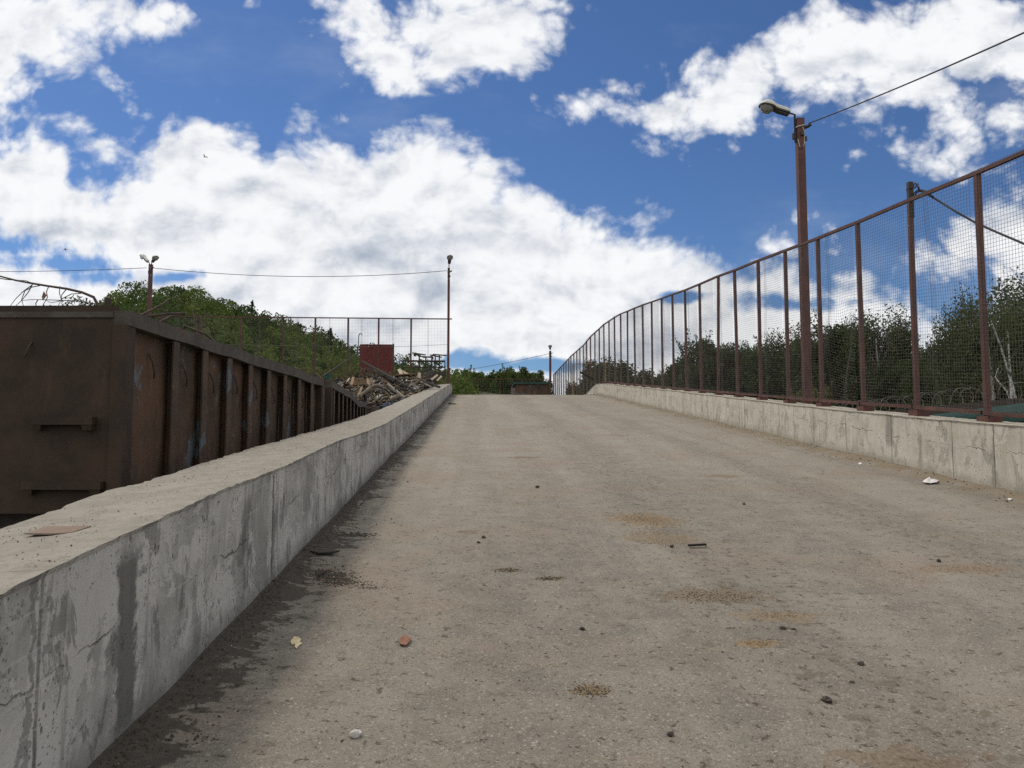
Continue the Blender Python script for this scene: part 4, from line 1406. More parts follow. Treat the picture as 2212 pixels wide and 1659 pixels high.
def scatter(name, label, cat, pts, sx, sy, n, mats, weights, size, kind=None, thick=.35):
    """loose grains, crumbs or leaf bits heaped round points measured on the road"""
    V, Q, MI = [], [], []
    w = np.array(weights) / sum(weights)
    for (px, py) in pts:
        c = on_ramp(px, py)
        for k in range(n):
            x = c.x + rng.normal() * sx
            y = c.y + rng.normal() * sy
            if x < -1.47 or x > 6.68:
                continue
            s = size * rng.uniform(.4, 1.3)
            z = road_z(x, y) + s * thick * .4
            a = rng.uniform(0, 6.28)
            ca, sa = math.cos(a), math.sin(a)
            e = rng.uniform(.5, 1)
            base = len(V)
            for (ux, uy, uz) in ((-1, -.6, -.5), (1, -.5, -.5), (.7, .6, -.5), (-.8, .7, -.5), (-.6, -.3, .5), (.5, -.4, .4), (.6, .4, .5), (-.5, .3, .6)):
                ux, uy, uz = ux * s * .5, uy * s * .5 * e, uz * s * thick
                V.append((x + ux * ca - uy * sa, y + ux * sa + uy * ca, z + uz))
            for f in ((4, 5, 6, 7), (0, 1, 5, 4), (1, 2, 6, 5), (2, 3, 7, 6), (3, 0, 4, 7)):
                Q.append([base + i for i in f])
            MI += [int(rng.choice(len(mats), p=w))] * 5
    o = np_mesh(name, V, Q, mats, mi=MI)
    return tag(o, label, cat, kind='stuff')


scatter('sand_patch', 'largest patch of brown sand spilled in the middle of the road', 'sand patch', [(1370, 1118), (1395, 1122), (1425, 1126)], .15, .14, 900, ['sand', 'soil'], [4, 1], .009)
scatter('sand_patch', 'smear of brown sand just below the largest patch', 'sand patch', [(1405, 1150), (1440, 1172)], .17, .1, 600, ['sand', 'soil'], [4, 1], .009)
scatter('mud_cake', 'oval cake of dried brown mud low in the middle of the road', 'mud', [(1275, 1491)], .045, .032, 900, ['sand', 'soil'], [2, 2], .009)
scatter('sand_patch', 'thin dark crumbs and sand scattered between clods and stick', 'sand patch', [(1560, 1285), (1530, 1290)], .18, .12, 420, ['sand', 'soil', 'stone_dark'], [2, 2, 1], .010)
scatter('sand_patch', 'small ochre sand patch just below the paired clods', 'sand patch', [(1640, 1392)], .06, .03, 400, ['sand', 'soil'], [4, 1], .008)
scatter('sand_patch', 'ochre sand smear just above the paired clods', 'sand patch', [(1680, 1330)], .1, .05, 400, ['sand', 'soil'], [5, 1], .008)
scatter('sand_patch', 'reddish sand smear across the road under the white paper scrap', 'sand patch', [(2090, 1228)], .2, .07, 450, ['sand', 'soil'], [4, 1], .009)
scatter('mud_cake', 'little flat mud cake in a pair left of the largest sand patch', 'mud', [(1097, 1232)], .045, .03, 220, ['sand', 'soil'], [1, 2], .013)
scatter('mud_cake', 'little flat mud cake right of the similar one in mid road', 'mud', [(1187, 1250)], .05, .025, 220, ['sand', 'soil'], [1, 2], .013)
scatter('leaf_litter', 'clump of dark rotten leaves and white scraps by the stained parapet', 'leaf litter', [(690, 1238), (712, 1245), (730, 1255)], .07, .07, 420, ['soil', 'rag', 'stone_dark', 'plastic_white'], [7, .7, 5, .07], .02, thick=.22)
scatter('leaf_litter', 'trail of reddish brown crumbs tailing off from the rotten leaf clump', 'leaf litter', [(750, 1258), (775, 1264), (800, 1270)], .07, .025, 90, ['rag', 'soil'], [1, 3], .011)
scatter('leaf_litter', 'dark clump of leaves and bark farther up the damp strip', 'leaf litter', [(768, 1156)], .08, .05, 200, ['soil', 'stone_dark', 'wood_grey'], [5, 4, .6], .028, thick=.25)
pts = []
for k in range(420):
    y = 2.6 + 16 * rng.random() ** 1.6
    pts.append((y, -1.48 + abs(rng.normal()) * .22))
V, Q, MI = [], [], []


def grain(V, Q, MI, x, y, s, mi, thick=.4):
    z = road_z(x, y) + s * thick * .3
    a = rng.uniform(0, 6.28)
    ca, sa = math.cos(a), math.sin(a)
    e = rng.uniform(.5, 1)
    base = len(V)
    for (ux, uy, uz) in ((-1, -.6, -.5), (1, -.5, -.5), (.7, .6, -.5), (-.8, .7, -.5), (-.6, -.3, .5), (.5, -.4, .4), (.6, .4, .5), (-.5, .3, .6)):
        ux, uy, uz = ux * s * .5, uy * s * .5 * e, uz * s * thick
        V.append((x + ux * ca - uy * sa, y + ux * sa + uy * ca, z + uz))
    for f in ((4, 5, 6, 7), (0, 1, 5, 4), (1, 2, 6, 5), (2, 3, 7, 6), (3, 0, 4, 7)):
        Q.append([base + i for i in f])
    MI.extend([mi] * 5)


for k in range(4200):
    y = 2.4 + 20 * rng.random() ** 1.5
    x = -1.47 + abs(rng.normal()) * (.16 + .1 * vnoise(y * 1.5, 2, 2))
    grain(V, Q, MI, x, y, rng.uniform(.004, .014) * (1 + 1.4 * rng.random() ** 8), int(rng.choice(3, p=[.6, .385, .015])), .5)
tag(np_mesh('dirt', V, Q, ['soil', 'stone_dark', 'stone_grey'], mi=MI), 'loose dark dirt along the foot of the stained parapet', 'dirt', kind='stuff')
V, Q, MI = [], [], []
for k in range(5200):
    y = 2.4 + 30 * rng.random() ** 2.1
    x = rng.uniform(-1.3, 6.6)
    if vnoise(x * .7, y * .35, 6) + .25 * rng.normal() < -.08:
        continue
    grain(V, Q, MI, x, y, rng.uniform(.003, .009) * (1 + 2.2 * rng.random() ** 9), int(rng.choice(3, p=[.45, .35, .2])), .35)
for k in range(900):
    y = 8 + 38 * rng.random()
    x = 6.68 - abs(rng.normal()) * .25
    grain(V, Q, MI, x, y, rng.uniform(.01, .035), int(rng.choice(3, p=[.5, .2, .3])), .4)
tag(np_mesh('gravel', V, Q, ['stone_dark', 'soil', 'stone_grey'], mi=MI), 'fine loose grit scattered over the road', 'gravel', kind='stuff')


V, Q, MI = [], [], []
for k in range(1700):
    y = 2.6 + 12 * rng.random() ** 1.3
    f = min(.97, max(.03, .62 + .26 * rng.normal()))
    if vnoise(f * 2.5, y * 1.3, 12) + .3 * rng.normal() < -.02:
        continue
    s_ = rng.uniform(.003, .008) * (1 + 1.2 * rng.random() ** 9)
    base = len(V)
    grain(V, Q, MI, -1.5 - .7 * f, y, s_, int(rng.choice(3, p=[.45, .25, .3])), .45)
    dz_ = zr(y) + lerp_table(HL, y) + (lerp_table(HLO, y) - lerp_table(HL, y)) * f + .011 * vnoise(y * .8, 3.3, -1.5) + .006 * vnoise(y * 2.6, 1.1, -1.5) - road_z(-1.5 - .7 * f, y)
    for q in range(base, len(V)):
        V[q] = (V[q][0], V[q][1], V[q][2] + dz_ + .003)
tag(np_mesh('grit', V, Q, ['stone_dark', 'soil', 'stone_grey'], mi=MI), 'crumbs of grit lying on top of the stained parapet', 'grit', kind='stuff')


# ---------------------------------------------------------------- hill
RIDGE = [(-300, 690), (0, 700), (100, 694), (170, 680), (250, 666), (300, 652), (335, 628), (385, 606), (430, 618), (480, 642), (560, 668), (640, 694), (700, 722), (770, 750), (850, 778), (960, 806), (1010, 818), (1100, 830)]
HY = 96.0
RX, RZ = [at_y(*q, HY).x for q in RIDGE], [at_y(*q, HY).z for q in RIDGE]


def ridge_z(x):
    return float(np.interp(x, RX, RZ)) - 1.6


def hill_z(x, y):
    t = (y - 52) / (HY - 52)
    rz = ridge_z(x)
    if t <= 1:
        t = max(0, t)
        s = t * t * (3 - 2 * t) * .45 + t * .55
        z = 4.4 + (rz - 4.4) * s
    else:
        z = rz - (y - HY) * .35
    return z + .7 * vnoise(x * .13, y * .13, 2)


hx = list(np.linspace(-75, 4, 60))
hy = list(np.linspace(50, 130, 50))
structure(grid_sheet('hill', hx, hy, hill_z, 'grass_earth'))
cs, ss_, tint, placed = [], [], [], []
for k in range(9000):
    x = rng.uniform(-60, 1.5)
    y = 54 + 46 * rng.random() ** .8
    if x / y > -.02:
        continue
    r = (rng.uniform(.75, 1.5) + 1.3 * rng.random() ** 3) * (0.75 + .45 * y / 96)
    if any((x - px) ** 2 + ((y - py) * .8) ** 2 < (.62 * (r + pr)) ** 2 for px, py, pr in placed):
        continue
    placed.append((x, y, r))
    n = int(170 + 260 * r)
    u = rng.normal(size=(n, 3))
    u[:, 2] = np.abs(u[:, 2]) * 1.25 - .3
    u /= np.linalg.norm(u, axis=1)[:, None]
    lob = np.array([vnoise(*(p * 1.9 + k)) for p in u])
    u *= ((rng.random(n) ** .16) * (1 + .3 * lob))[:, None] * r
    u[:, 2] *= rng.uniform(.8, 1.3)
    cs.append(u + np.array([x, y, hill_z(x, y) + .15]))
    ss_.append(rng.uniform(.17, .32, n))
    zone = .7 * vnoise(x * .11, y * .09, 8) + .6 * rng.normal()
    tint.append(np.full(n, 0 if zone < -.05 else (1 if zone < .5 else 2)))
V, Q = leaves(np.concatenate(cs), np.concatenate(ss_))
tag(np_mesh('shrubbery', V, Q, ['leaf_hill', 'leaf_deep', 'leaf_fresh'], mi=np.concatenate(tint)), 'dense green shrubs covering the whole hill', 'shrubs', kind='stuff')


# ---------------------------------------------------------------- trees and shrubs
def tree_meshes(kind, seed):
    """crown and trunk of unit-ish tree: height 10, base at the origin"""
    g = np.random.default_rng(seed)
    cl = []
    if kind == 'birch':
        for k in range(46):
            z = g.uniform(2.2, 9.6)
            rr = 2.3 * math.sqrt(max(.05, 1 - ((z - 5.2) / 5.2) ** 2)) * g.uniform(.25, 1)
            a = g.uniform(0, 6.28)
            cl.append((rr * math.cos(a), rr * math.sin(a), z, .55 + .35 * g.random(), 1.1 + .5 * g.random()))
        lsz, nl, droop = (.085, .17), 620, .9
    elif kind == 'narrow':
        for k in range(34):
            z = g.uniform(1.2, 9.5)
            rr = 1.35 * math.sqrt(max(.05, 1 - ((z - 4.8) / 5.2) ** 2)) * g.uniform(.2, 1)
            a = g.uniform(0, 6.28)
            cl.append((rr * math.cos(a), rr * math.sin(a), z, .5 + .35 * g.random(), .8 + .4 * g.random()))
        lsz, nl, droop = (.12, .22), 480, 0
    elif kind == 'sparse':
        for k in range(17):
            z = g.uniform(1.5, 9.6)
            rr = 1.5 * (1.05 - z / 10) * g.uniform(.3, 1.2) + .15
            a = g.uniform(0, 6.28)
            cl.append((rr * math.cos(a), rr * math.sin(a), z, .3 + .25 * g.random(), .5 + .4 * g.random()))
        lsz, nl, droop = (.2, .36), 60, 0
    elif kind == 'bush':
        for k in range(36):
            z = g.uniform(.8, 8.6)
            rr = 4.6 * max(.1, 1 - (z / 9.4) ** 3) ** .5 * g.uniform(.1, 1) ** .6
            a = g.uniform(0, 6.28)
            cl.append((rr * math.cos(a), rr * math.sin(a), z, .9 + .7 * g.random(), .9 + .7 * g.random()))
        lsz, nl, droop = (.24, .46), 620, 0
    else:
        for k in range(44):
            z = g.uniform(2.0, 9.3)
            rr = 3.0 * math.sqrt(max(.05, 1 - ((z - 5.3) / 4.7) ** 2)) * g.uniform(.3, 1)
            a = g.uniform(0, 6.28)
            cl.append((rr * math.cos(a), rr * math.sin(a), z, .75 + .5 * g.random(), .65 + .45 * g.random()))
        lsz, nl, droop = (.13, .25), 680, .1
    C, S = [], []
    for (x, y, z, r, rz) in cl:
        u = g.normal(size=(nl, 3))
        u /= np.linalg.norm(u, axis=1)[:, None]
        u *= (g.random(nl) ** .45)[:, None]
        u *= np.array([r, r, rz])
        if kind == 'birch':
            u[:, 2] -= .3 * np.abs(g.normal(size=nl))
        u[:, :2] += .12 * g.normal(size=(nl, 2))
        C.append(u + np.array([x, y, z]))
        S.append(g.uniform(*lsz, nl))
    for k in range(26):                         # stray shoots breaking the outline
        x, y, z, r, rz = cl[g.integers(len(cl))]
        d = np.array([x * .35 + g.normal() * .3, y * .35 + g.normal() * .3, abs(g.normal()) + .5])
        d /= np.linalg.norm(d)
        t = g.random(40)[:, None]
        C.append(np.array([x, y, z]) + d * (r * .7 + t * r * 1.0) + g.normal(size=(40, 3)) * .09)
        S.append(g.uniform(*lsz, 40) * .8)
    V, Q = leaves(np.concatenate(C), np.concatenate(S), droop)
    m = MB()
    tr = .17 if kind == 'birch' else (.2 if kind != 'bush' else .12)
    pts = [(0.14 * math.sin(z * .7 + seed), .14 * math.cos(z * .6 + seed), z) for z in np.linspace(-.3, 8.8, 10)]
    m.tube(pts, taper(10, tr, .03), 8)
    for (x, y, z, r, rz) in cl[::3]:
        z0 = max(.8, z - 1.8)
        k_ = .45 if kind == 'birch' else 1
        m.tube([(0.1 * math.sin(z0), .1 * math.cos(z0), z0), (x * .5, y * .5, z - .7), (x, y, z)], [.06 * k_, .04 * k_, .015 * k_], 5)
    return V, Q, m


KIND = {}
for nm, kd, sd, leafm, barkm in (('birch', 'birch', 3, 'leaf_birch', 'birch_bark'), ('birch_b', 'birch', 12, 'leaf_birch', 'birch_bark'), ('oak', 'round', 5, 'leaf_oak', 'bark'), ('oak_b', 'round', 17, 'leaf_oak', 'bark'),
                                 ('willow', 'round', 9, 'leaf_willow', 'bark'), ('narrow', 'narrow', 6, 'leaf_oak', 'bark'), ('bush', 'bush', 8, 'leaf_bush', 'bark'), ('bush_dry', 'bush', 21, 'leaf_dry', 'bark'), ('sapling', 'sparse', 33, 'leaf_hill', 'bark')):
    V, Q, m = tree_meshes(kd, sd)
    KIND[nm] = (V, Q, m, leafm, barkm, {})


def plant(kind, name, label, cat, x, y, z0, ztop, wide=1.0, rot=None, group=None):
    V, Q, m, lm, bm, cache = KIND[kind]
    root = thing(name, label, cat, (x, y, z0), group)
    if 'c' not in cache:
        c = np_mesh('crown', V, Q, lm)
        t = m.build('trunk', bm)
        cache['c'], cache['t'] = c, t
    else:
        c, t = cache['c'].copy(), cache['t'].copy()
        COL.objects.link(c)
        COL.objects.link(t)
    c.parent = root
    t.parent = root
    c.location = t.location = (0, 0, 0)
    s = (ztop - z0) / 9.9
    root.scale = (s * wide, s * wide, s)
    root.rotation_euler = (0, 0, rng.uniform(0, 6.28) if rot is None else rot)
    return root


def px_tree(kind, px, top, Y, wide, label, name='tree', cat='tree', z0=-1.6, group=None):
    p = at_y(px, top, Y)
    return plant(kind, name, label, cat, p.x, Y, z0, p.z, wide, None, group)


TREES = [
    ('birch', 2190, 614, 40, 1.1, 'tallest dark birch at the picture edge with white leaning trunks', 'birch_tree'),
    ('birch_b', 2130, 660, 37, 1.0, 'birch just behind the second fence post from the picture edge', 'birch_tree'),
    ('birch', 2068, 690, 39, .85, 'drooping birch beside the gap of sky in the tree line', 'birch_tree'),
    ('oak_b', 2010, 795, 46, .8, 'low dark tree filling the gap left of the drooping birch', 'tree'),
    ('oak', 1950, 770, 50, .8, 'middling dark tree just left of the gap in the tree line', 'tree'),
    ('birch_b', 1893, 690, 52, 1.1, 'tall rounded birch right of the nearest lamp post', 'birch_tree'),
    ('birch', 1835, 712, 54, 1.0, 'slim birch between the tall rounded birch and the lamp post', 'birch_tree'),
    ('oak', 1785, 700, 56, .95, 'leafy tree immediately right of the nearest lamp post', 'tree'),
    ('oak_b', 1738, 738, 58, .9, 'tree straight behind the nearest lamp post', 'tree'),
    ('birch_b', 1690, 728, 60, .9, 'tree immediately left of the nearest lamp post', 'tree'),
    ('willow', 1650, 742, 60, .95, 'lighter green tree in the middle of the tree line', 'tree'),
    ('willow', 1608, 752, 62, .85, 'paler bushy tree at the left foot of the lighter green one', 'tree'),
    ('oak_b', 1572, 770, 62, .75, 'dark tree between the paler bushy tree and the spiky oak', 'tree'),
    ('oak', 1526, 730, 62, .75, 'spiky dark oak standing above its neighbours', 'tree'),
    ('oak_b', 1487, 775, 64, .7, 'dark tree on the left flank of the spiky oak', 'tree'),
    ('narrow', 1460, 800, 66, 1.2, 'small dark tree at the left end of the long tree line', 'tree'),
    ('oak', 1415, 806, 70, .7, 'low shrubby tree in the dip of the tree line', 'tree'),
    ('narrow', 1385, 800, 70, 1.2, 'thin low tree right of the pair behind the gate end', 'tree'),
    ('narrow', 1350, 780, 70, 1.3, 'right one of two upright trees above the parapet end', 'tree'),
    ('oak_b', 1322, 775, 72, .6, 'left one of two upright trees above the parapet end', 'tree'),
    ('narrow', 1284, 778, 80, 1.0, 'narrow column tree inside the yellowish gate frame', 'tree'),
    ('oak', 1252, 815, 86, .65, 'low dark tree behind the leaning beam', 'tree'),
    ('oak_b', 1305, 812, 82, .6, 'low tree at the right of the gate frame', 'tree'),
    ('oak', 2240, 690, 44, 1.0, 'dark tree cut by the picture edge behind the tallest birch', 'tree'),
]
for (k, px, top, Y, w, lab, nm) in TREES:
    px_tree(k, px, top, Y, w, lab, nm, 'tree')
for k, (px, top, Y) in enumerate(((1440, 806, 84), (1480, 796, 84), (1520, 780, 82), (1560, 772, 82), (1600, 766, 80), (1640, 762, 80), (1680, 756, 78), (1720, 752, 78), (1765, 742, 76), (1815, 738, 74), (1862, 735, 72), (1915, 748, 70), (1968, 786, 66), (2030, 760, 58), (2075, 735, 54), (2125, 712, 52), (2175, 700, 52), (2225, 700, 50))):
    px_tree(('oak', 'willow', 'oak_b')[k % 3], px, top, Y, 1.0, 'dark leafy tree in the rear row half hidden by the tree line', 'tree', 'tree', group='rear row of the wood behind the fence')
# white leaning birch stems at the edge of the wood
for lab, pts, r in (('white birch stem leaning to the left at the edge of the wood', [(2196, 872), (2187, 835), (2176, 795), (2162, 750), (2140, 690)], .062), ('straight white birch stem beside the leaning one', [(2186, 868), (2183, 820), (2180, 770), (2176, 715)], .06),
                    ('thin crooked white stem low at the edge of the wood', [(2184, 870), (2175, 845), (2160, 828), (2150, 815), (2156, 795)], .035)):
    root = thing('birch_tree', lab, 'tree', tuple(at_y(*pts[0], 33)))
    m = MB()
    p0 = at_y(*pts[0], 33)
    P = [Vector((p0.x + .3, p0.y, -1.6))] + [at_y(*q, 33 + .15 * i) for i, q in enumerate(pts)]
    m.tube(P, taper(len(P), r * 1.2, r * .45), 8)
    m.build('trunk', 'birch_bark', root)
    C = np.array(P[-1]) + rng.normal(size=(700, 3)) * np.array([.45, .45, .5])
    V, Q = leaves(C, rng.uniform(.07, .14, 700), .8)
    np_mesh('crown', V, Q, 'leaf_birch', root)
px_tree('bush_dry', 1768, 833, 23.5, .42, 'yellow green shrub behind the pale parapet beside the nearest lamp post', 'shrub', 'shrub')
px_tree('bush_dry', 1722, 846, 24.5, .36, 'olive shrub just behind the foot of the nearest lamp post', 'shrub', 'shrub')
px_tree('bush', 2212, 872, 30, .4, 'green shrub low at the picture edge above the green roof', 'shrub', 'shrub')
# bushes beyond the crest
for (k, px, top, Y, w, lab) in (('bush', 1112, 786, 90, .75, 'broad bright bush in the middle beyond the crest'), ('bush', 1150, 792, 91, .6, 'right shoulder of bright bushes beside the distant lamp post'), ('sapling', 1024, 779, 87, .5, 'thin tall sapling sticking above the bushes'),
                                ('sapling', 1040, 786, 87, .5, 'thin sapling leaning close to the tallest one'), ('bush', 985, 801, 90, .8, 'dark bush next to the end of the stained parapet'), ('bush', 1045, 797, 89, .9, 'low bush between sapling and broad bright bush'),
                                ('bush', 1080, 800, 88, .8, 'low bush at the foot of the broad bright one'), ('bush', 1178, 816, 92, .7, 'small low bush behind the brown skip end'), ('bush', 1012, 795, 91, .8, 'bush under the thin tall sapling'), ('bush', 1062, 796, 92, .9, 'bush filling the dip left of the broad bright bush'), ('bush', 1132, 798, 93, .8, 'bush squeezed between the two bright bushes above the skip'), ('bush', 955, 800, 92, .7, 'bush half hidden by the lamp post at the end of the stained parapet')):
    px_tree(k, px, top, Y, w, lab, 'sapling' if k == 'sapling' else 'bush', 'sapling' if k == 'sapling' else 'bush', z0=3.8)
for (px, top, Y, lab) in ((713, 708, 84, 'small pointed conifer on the falling ridge of the hill'), (735, 735, 84, 'second little conifer lower on the ridge'), (545, 648, 90, 'tiny lone tree on the ridge skyline')):
    x, _, zt_ = at_y(px, top, Y)
    plant('narrow', 'conifer' if 'conifer' in lab else 'tree', lab, 'tree', x, Y, zt_ - (2.6 if 'pointed' in lab else 1.5), zt_, .8)
# weeds in front of the level fence
cs, ss_ = [], []
for k in range(260):
    x = rng.uniform(-13, -2)
    y = rng.uniform(44.5, 52)
    h = rng.uniform(.4, 1.5) * (1.2 if x < -6.5 else .8)
    n = 40
    t = rng.random(n)
    cs.append(np.stack([x + rng.normal(size=n) * .16 * (1 + t), y + rng.normal(size=n) * .16, 4.9 + t * h], 1))
    ss_.append(rng.uniform(.08, .2, n))
V, Q = leaves(np.concatenate(cs), np.concatenate(ss_))
tag(np_mesh('weeds', V, Q, 'leaf_dry'), 'tall dry weeds growing along the level fence', 'weeds', kind='stuff')


# ---------------------------------------------------------------- shed roof, razor wire behind the near fence
sh = thing('shed', 'low shed with green ribbed metal roof just behind the near fence', 'shed', (11, 12, -1.6))
m = MB()
n = 30
x0, z0, x1, z1 = 9.0, 2.16, 12.6, 2.62
ya, yb = 5.5, 17.5
for k in range(n):
    t0, t1 = k / n, (k + 1) / n
    for (s0, s1, dz) in ((0, .6, 0), (.6, .68, .04), (.68, .92, .04), (.92, 1, 0)):
        pass
vs, prof = [], []
for k in range(n):
    for (f, dz) in ((0, 0), (.62, 0), (.7, .045), (.92, .045)):
        t = (k + f) / n
        prof.append((x0 + (x1 - x0) * t, z0 + (z1 - z0) * t + dz))
for (x, z) in prof:
    vs += [(x, ya, z), (x, yb, z)]
m.add(vs, [(2 * i, 2 * i + 2, 2 * i + 3, 2 * i + 1) for i in range(len(prof) - 1)])
m.box((x0 - .02, (ya + yb) / 2, z0 - .06), (.04, yb - ya, .12))
m.build('roof', 'green_metal', sh)
m = MB()
m.box((10.9, 11.5, .25), (3.2, 11.4, 3.7))
m.build('wall', 'plank_fence', sh)
pf = thing('plank_fence', 'dark plank fence under the razor wire beyond the shed', 'fence', (15.4, 27, -1.6))
m = MB()
y = 12.0
while y < 52:
    m.box((15.4 + .01 * vnoise(y, 1, 1), y, .72 + .05 * vnoise(y * 3, 2, 2)), (.03, .15, 4.6))
    y += .16
m.build('boards', 'plank_fence', pf)
m = MB()
pts = []
for i in range(1500):
    t = i / 1500
    a = t * 2 * math.pi * 62
    y = 14 + 36 * t
    r = .27 + .03 * math.sin(i * .07)
    pts.append((15.4 + r * math.cos(a), y + .1 * math.sin(a * .5), 3.22 + r * math.sin(a)))
m.tube(pts, .011, 4, cap=False)
for i in range(0, 1500, 5):
    p = Vector(pts[i])
    m.box(p, (.05, .012, .018), (rng.uniform(0, 3), rng.uniform(0, 3), 0))
tag(m.build('razor_wire', 'wire'), 'coils of razor wire running in front of the dark wood', 'razor wire')


# ---------------------------------------------------------------- birds
def bird(label, c, span, heading, flap, bank, perched=False):
    m = MB()
    L = span * .42
    m.ellipsoid((0, 0, 0), (L * .5, L * .15, L * .16), 12, 8)
    m.ellipsoid((L * .5, 0, L * .07), (L * .15, L * .1, L * .11), 10, 6)
    m.add([(L * .62, -.02 * L, L * .06), (L * .62, .02 * L, L * .06), (L * .78, 0, L * .03), (L * .62, 0, L * .1)], [(0, 1, 2), (0, 2, 3), (1, 3, 2)])
    m.add([(-L * .4, -.1 * L, .02), (-L * .4, .1 * L, .02), (-L * .75, .14 * L, 0), (-L * .75, -.14 * L, 0)], [(0, 1, 2, 3)])
    if not perched:
        for s in (-1, 1):
            w = span * .5
            sec = [(0.05, L * .30, 0), (.45, L * .34, math.sin(flap) * .5), (.75, L * .22, math.sin(flap) * .55), (1.0, L * .04, math.sin(flap) * .35)]
            vs = []
            for (t, c_, dz) in sec:
                sweep = -L * .15 * t * t
                vs += [(c_ * .6 + sweep, s * w * t, dz * w), (-c_ * .4 + sweep, s * w * t, dz * w), (c_ * .1 + sweep, s * w * t, dz * w + .02 * span)]
            fs = []
            for k in range(3):
                a = 3 * k
                fs += [(a, a + 3, a + 4, a + 1), (a, a + 2, a + 5, a + 3), (a + 2, a + 1, a + 4, a + 5)]
            m.add(vs, fs, 1)
    else:
        for s in (-1, 1):
            m.ellipsoid((-L * .1, s * L * .13, L * .02), (L * .45, L * .05, L * .12), 10, 6, mi=1)
            m.tube([(0, s * L * .05, -L * .12), (0, s * L * .05, -L * .32)], L * .02, 5, mi=1)
    o = m.build('gull', ['feather_white', 'feather_grey'])
    o.location = c
    o.rotation_euler = (bank, 0, heading)
    return tag(o, label, 'bird')


bird('gull flying with raised wings in the middle of the white cloud', at_y(443, 339, 62), .62, math.pi * .9, .6, .2)
bird('gull gliding low above the bare branch', at_y(141, 539, 60), .6, .4, .45, .3)
bird('tiny faraway bird near the two headed lamp post', at_y(223, 576, 90), .5, 2.3, .2, .5)
bird('grey white gull perched on the distant lamp post', (CX_, CY_ - .05, CZ + .42), .8, 1.2, 0, 0, True)

# ---------------------------------------------------------------- sun, sky, camera
EL, AZ = R(52), R(-47)                          # azimuth measured from the road's direction, minus = left
sd = Vector((math.sin(AZ) * math.cos(EL), math.cos(AZ) * math.cos(EL), math.sin(EL)))
sun = bpy.data.lights.new('sun', 'SUN')
sun.energy = 1.95
sun.angle = R(9.0)
sun.color = (1.0, 0.90, 0.74)
so = bpy.data.objects.new('sun', sun)
COL.objects.link(so)
so.location = (-20, 20, 40)
so.rotation_euler = (-sd).to_track_quat('-Z', 'Y').to_euler()

world = bpy.data.worlds.new('World')
scene.world = world
world.use_nodes = True
world.cycles.sampling_method = 'NONE'
t = NT(world.node_tree, '2D')
SKY = 0.1
sky = t.t.nodes.new('ShaderNodeTexSky')
sky.sky_type = 'NISHITA'
sky.sun_disc = False
sky.sun_elevation = EL
sky.sun_rotation = AZ
sky.air_density = 1.0
sky.dust_density = 0.3
sky.ozone_density = 3.0
gen = t.n('ShaderNodeTexCoord').outputs['Generated']
dx, dy, dz = t.xyz(gen)
ysafe = t.m('MAXIMUM', dy, 0.12)
U = t.m('DIVIDE', dx, ysafe)
Vv = t.m('DIVIDE', dz, ysafe)
q0 = t.vec(U, Vv, 0)
wp = t.noise(q0, 4.0, 3, 0.5, color=True)
q0w = t.n('ShaderNodeVectorMath', wp, (.07, .06, 0), q0, operation='MULTIPLY_ADD').outputs[0]


def cloud_noise(q, det):
    fb = t.noise(t.scale(q, (1, 1.2, 1)), 9.0, det, 0.66)
    bl = t.voro(t.scale(q, (1, 1.15, 1)), 17.0, 0, 'F1', Detail=2.0, Roughness=.5, Lacunarity=2.3)
    return t.m('ADD', t.m('MULTIPLY_ADD', fb, 2.2, -1.1), t.m('MULTIPLY_ADD', bl, -0.8, .36))


n0 = cloud_noise(q0w, 8)
def puff(q):
    return t.noise(t.scale(q, (1, 1.4, 1)), 12.0, 6, 0.56)


p0 = puff(q0w)
p1 = puff(t.add(q0w, (-0.010, 0.022, 0)))


def ell(px, py, rx, ry, rot=0, g=None):
    u, v = uv_dir(px, py)
    a, b = rx / FPX * 1.03, ry / FPX * 1.03
    mp = t.n('ShaderNodeMapping', q0, (u, v, 0), (0, 0, R(rot)), (a, b, 1), vector_type='TEXTURE')
    l = t.n('ShaderNodeVectorMath', mp, operation='LENGTH').outputs['Value']
    g = min(a, b) if g is None else g
    return t.m('MULTIPLY_ADD', l, -g, g)


PUFF = [(90, 30, 230, 70, 0), (290, 30, 80, 66, 0), (60, 90, 130, 66, 0), (5, 190, 46, 80, 0), (-30, 120, 90, 130, 0), (125, 120, 30, 30, 0),
        (790, 40, 110, 66, 0), (850, 125, 120, 66, -10), (980, 90, 160, 88, 10), (1090, 55, 110, 84, 0), (1130, 110, 60, 44, 0), (960, 5, 230, 45, 0), (1200, 10, 40, 16, 0),
        (1450, 250, 120, 48, -4), (1310, 215, 60, 26, 18), (1560, 200, 150, 80, 18), (1720, 140, 190, 85, 12), (1900, 110, 200, 110, 0), (2090, 90, 200, 120, 0), (2212, 110, 120, 110, 0), (1880, 235, 70, 48, 0), (2000, 180, 120, 70, 0),
        (2070, 275, 90, 42, 10), (2150, 245, 110, 36, 10), (2060, 325, 80, 20, 4), (2045, 362, 50, 10, 0),
        (150, 270, 42, 13, -18), (70, 255, 45, 8, -8), (272, 205, 16, 24, 25), (1183, 241, 22, 10, -6), (1330, 472, 60, 13, -14), (1765, 468, 22, 12, 0), (225, 310, 22, 8, 0), (195, 358, 18, 8, 20), (300, 345, 18, 8, 20), (930, 265, 16, 8, 0),
        (1660, 535, 32, 17, 0), (1835, 590, 50, 28, 0), (2110, 540, 170, 58, 22), (2190, 450, 60, 45, 0), (2000, 560, 60, 32, 20), (2240, 560, 120, 150, 0)]
s = None
for e in PUFF:
    k = ell(*e)
    s = k if s is None else t.m('SMOOTH_MAX', s, k, .012)
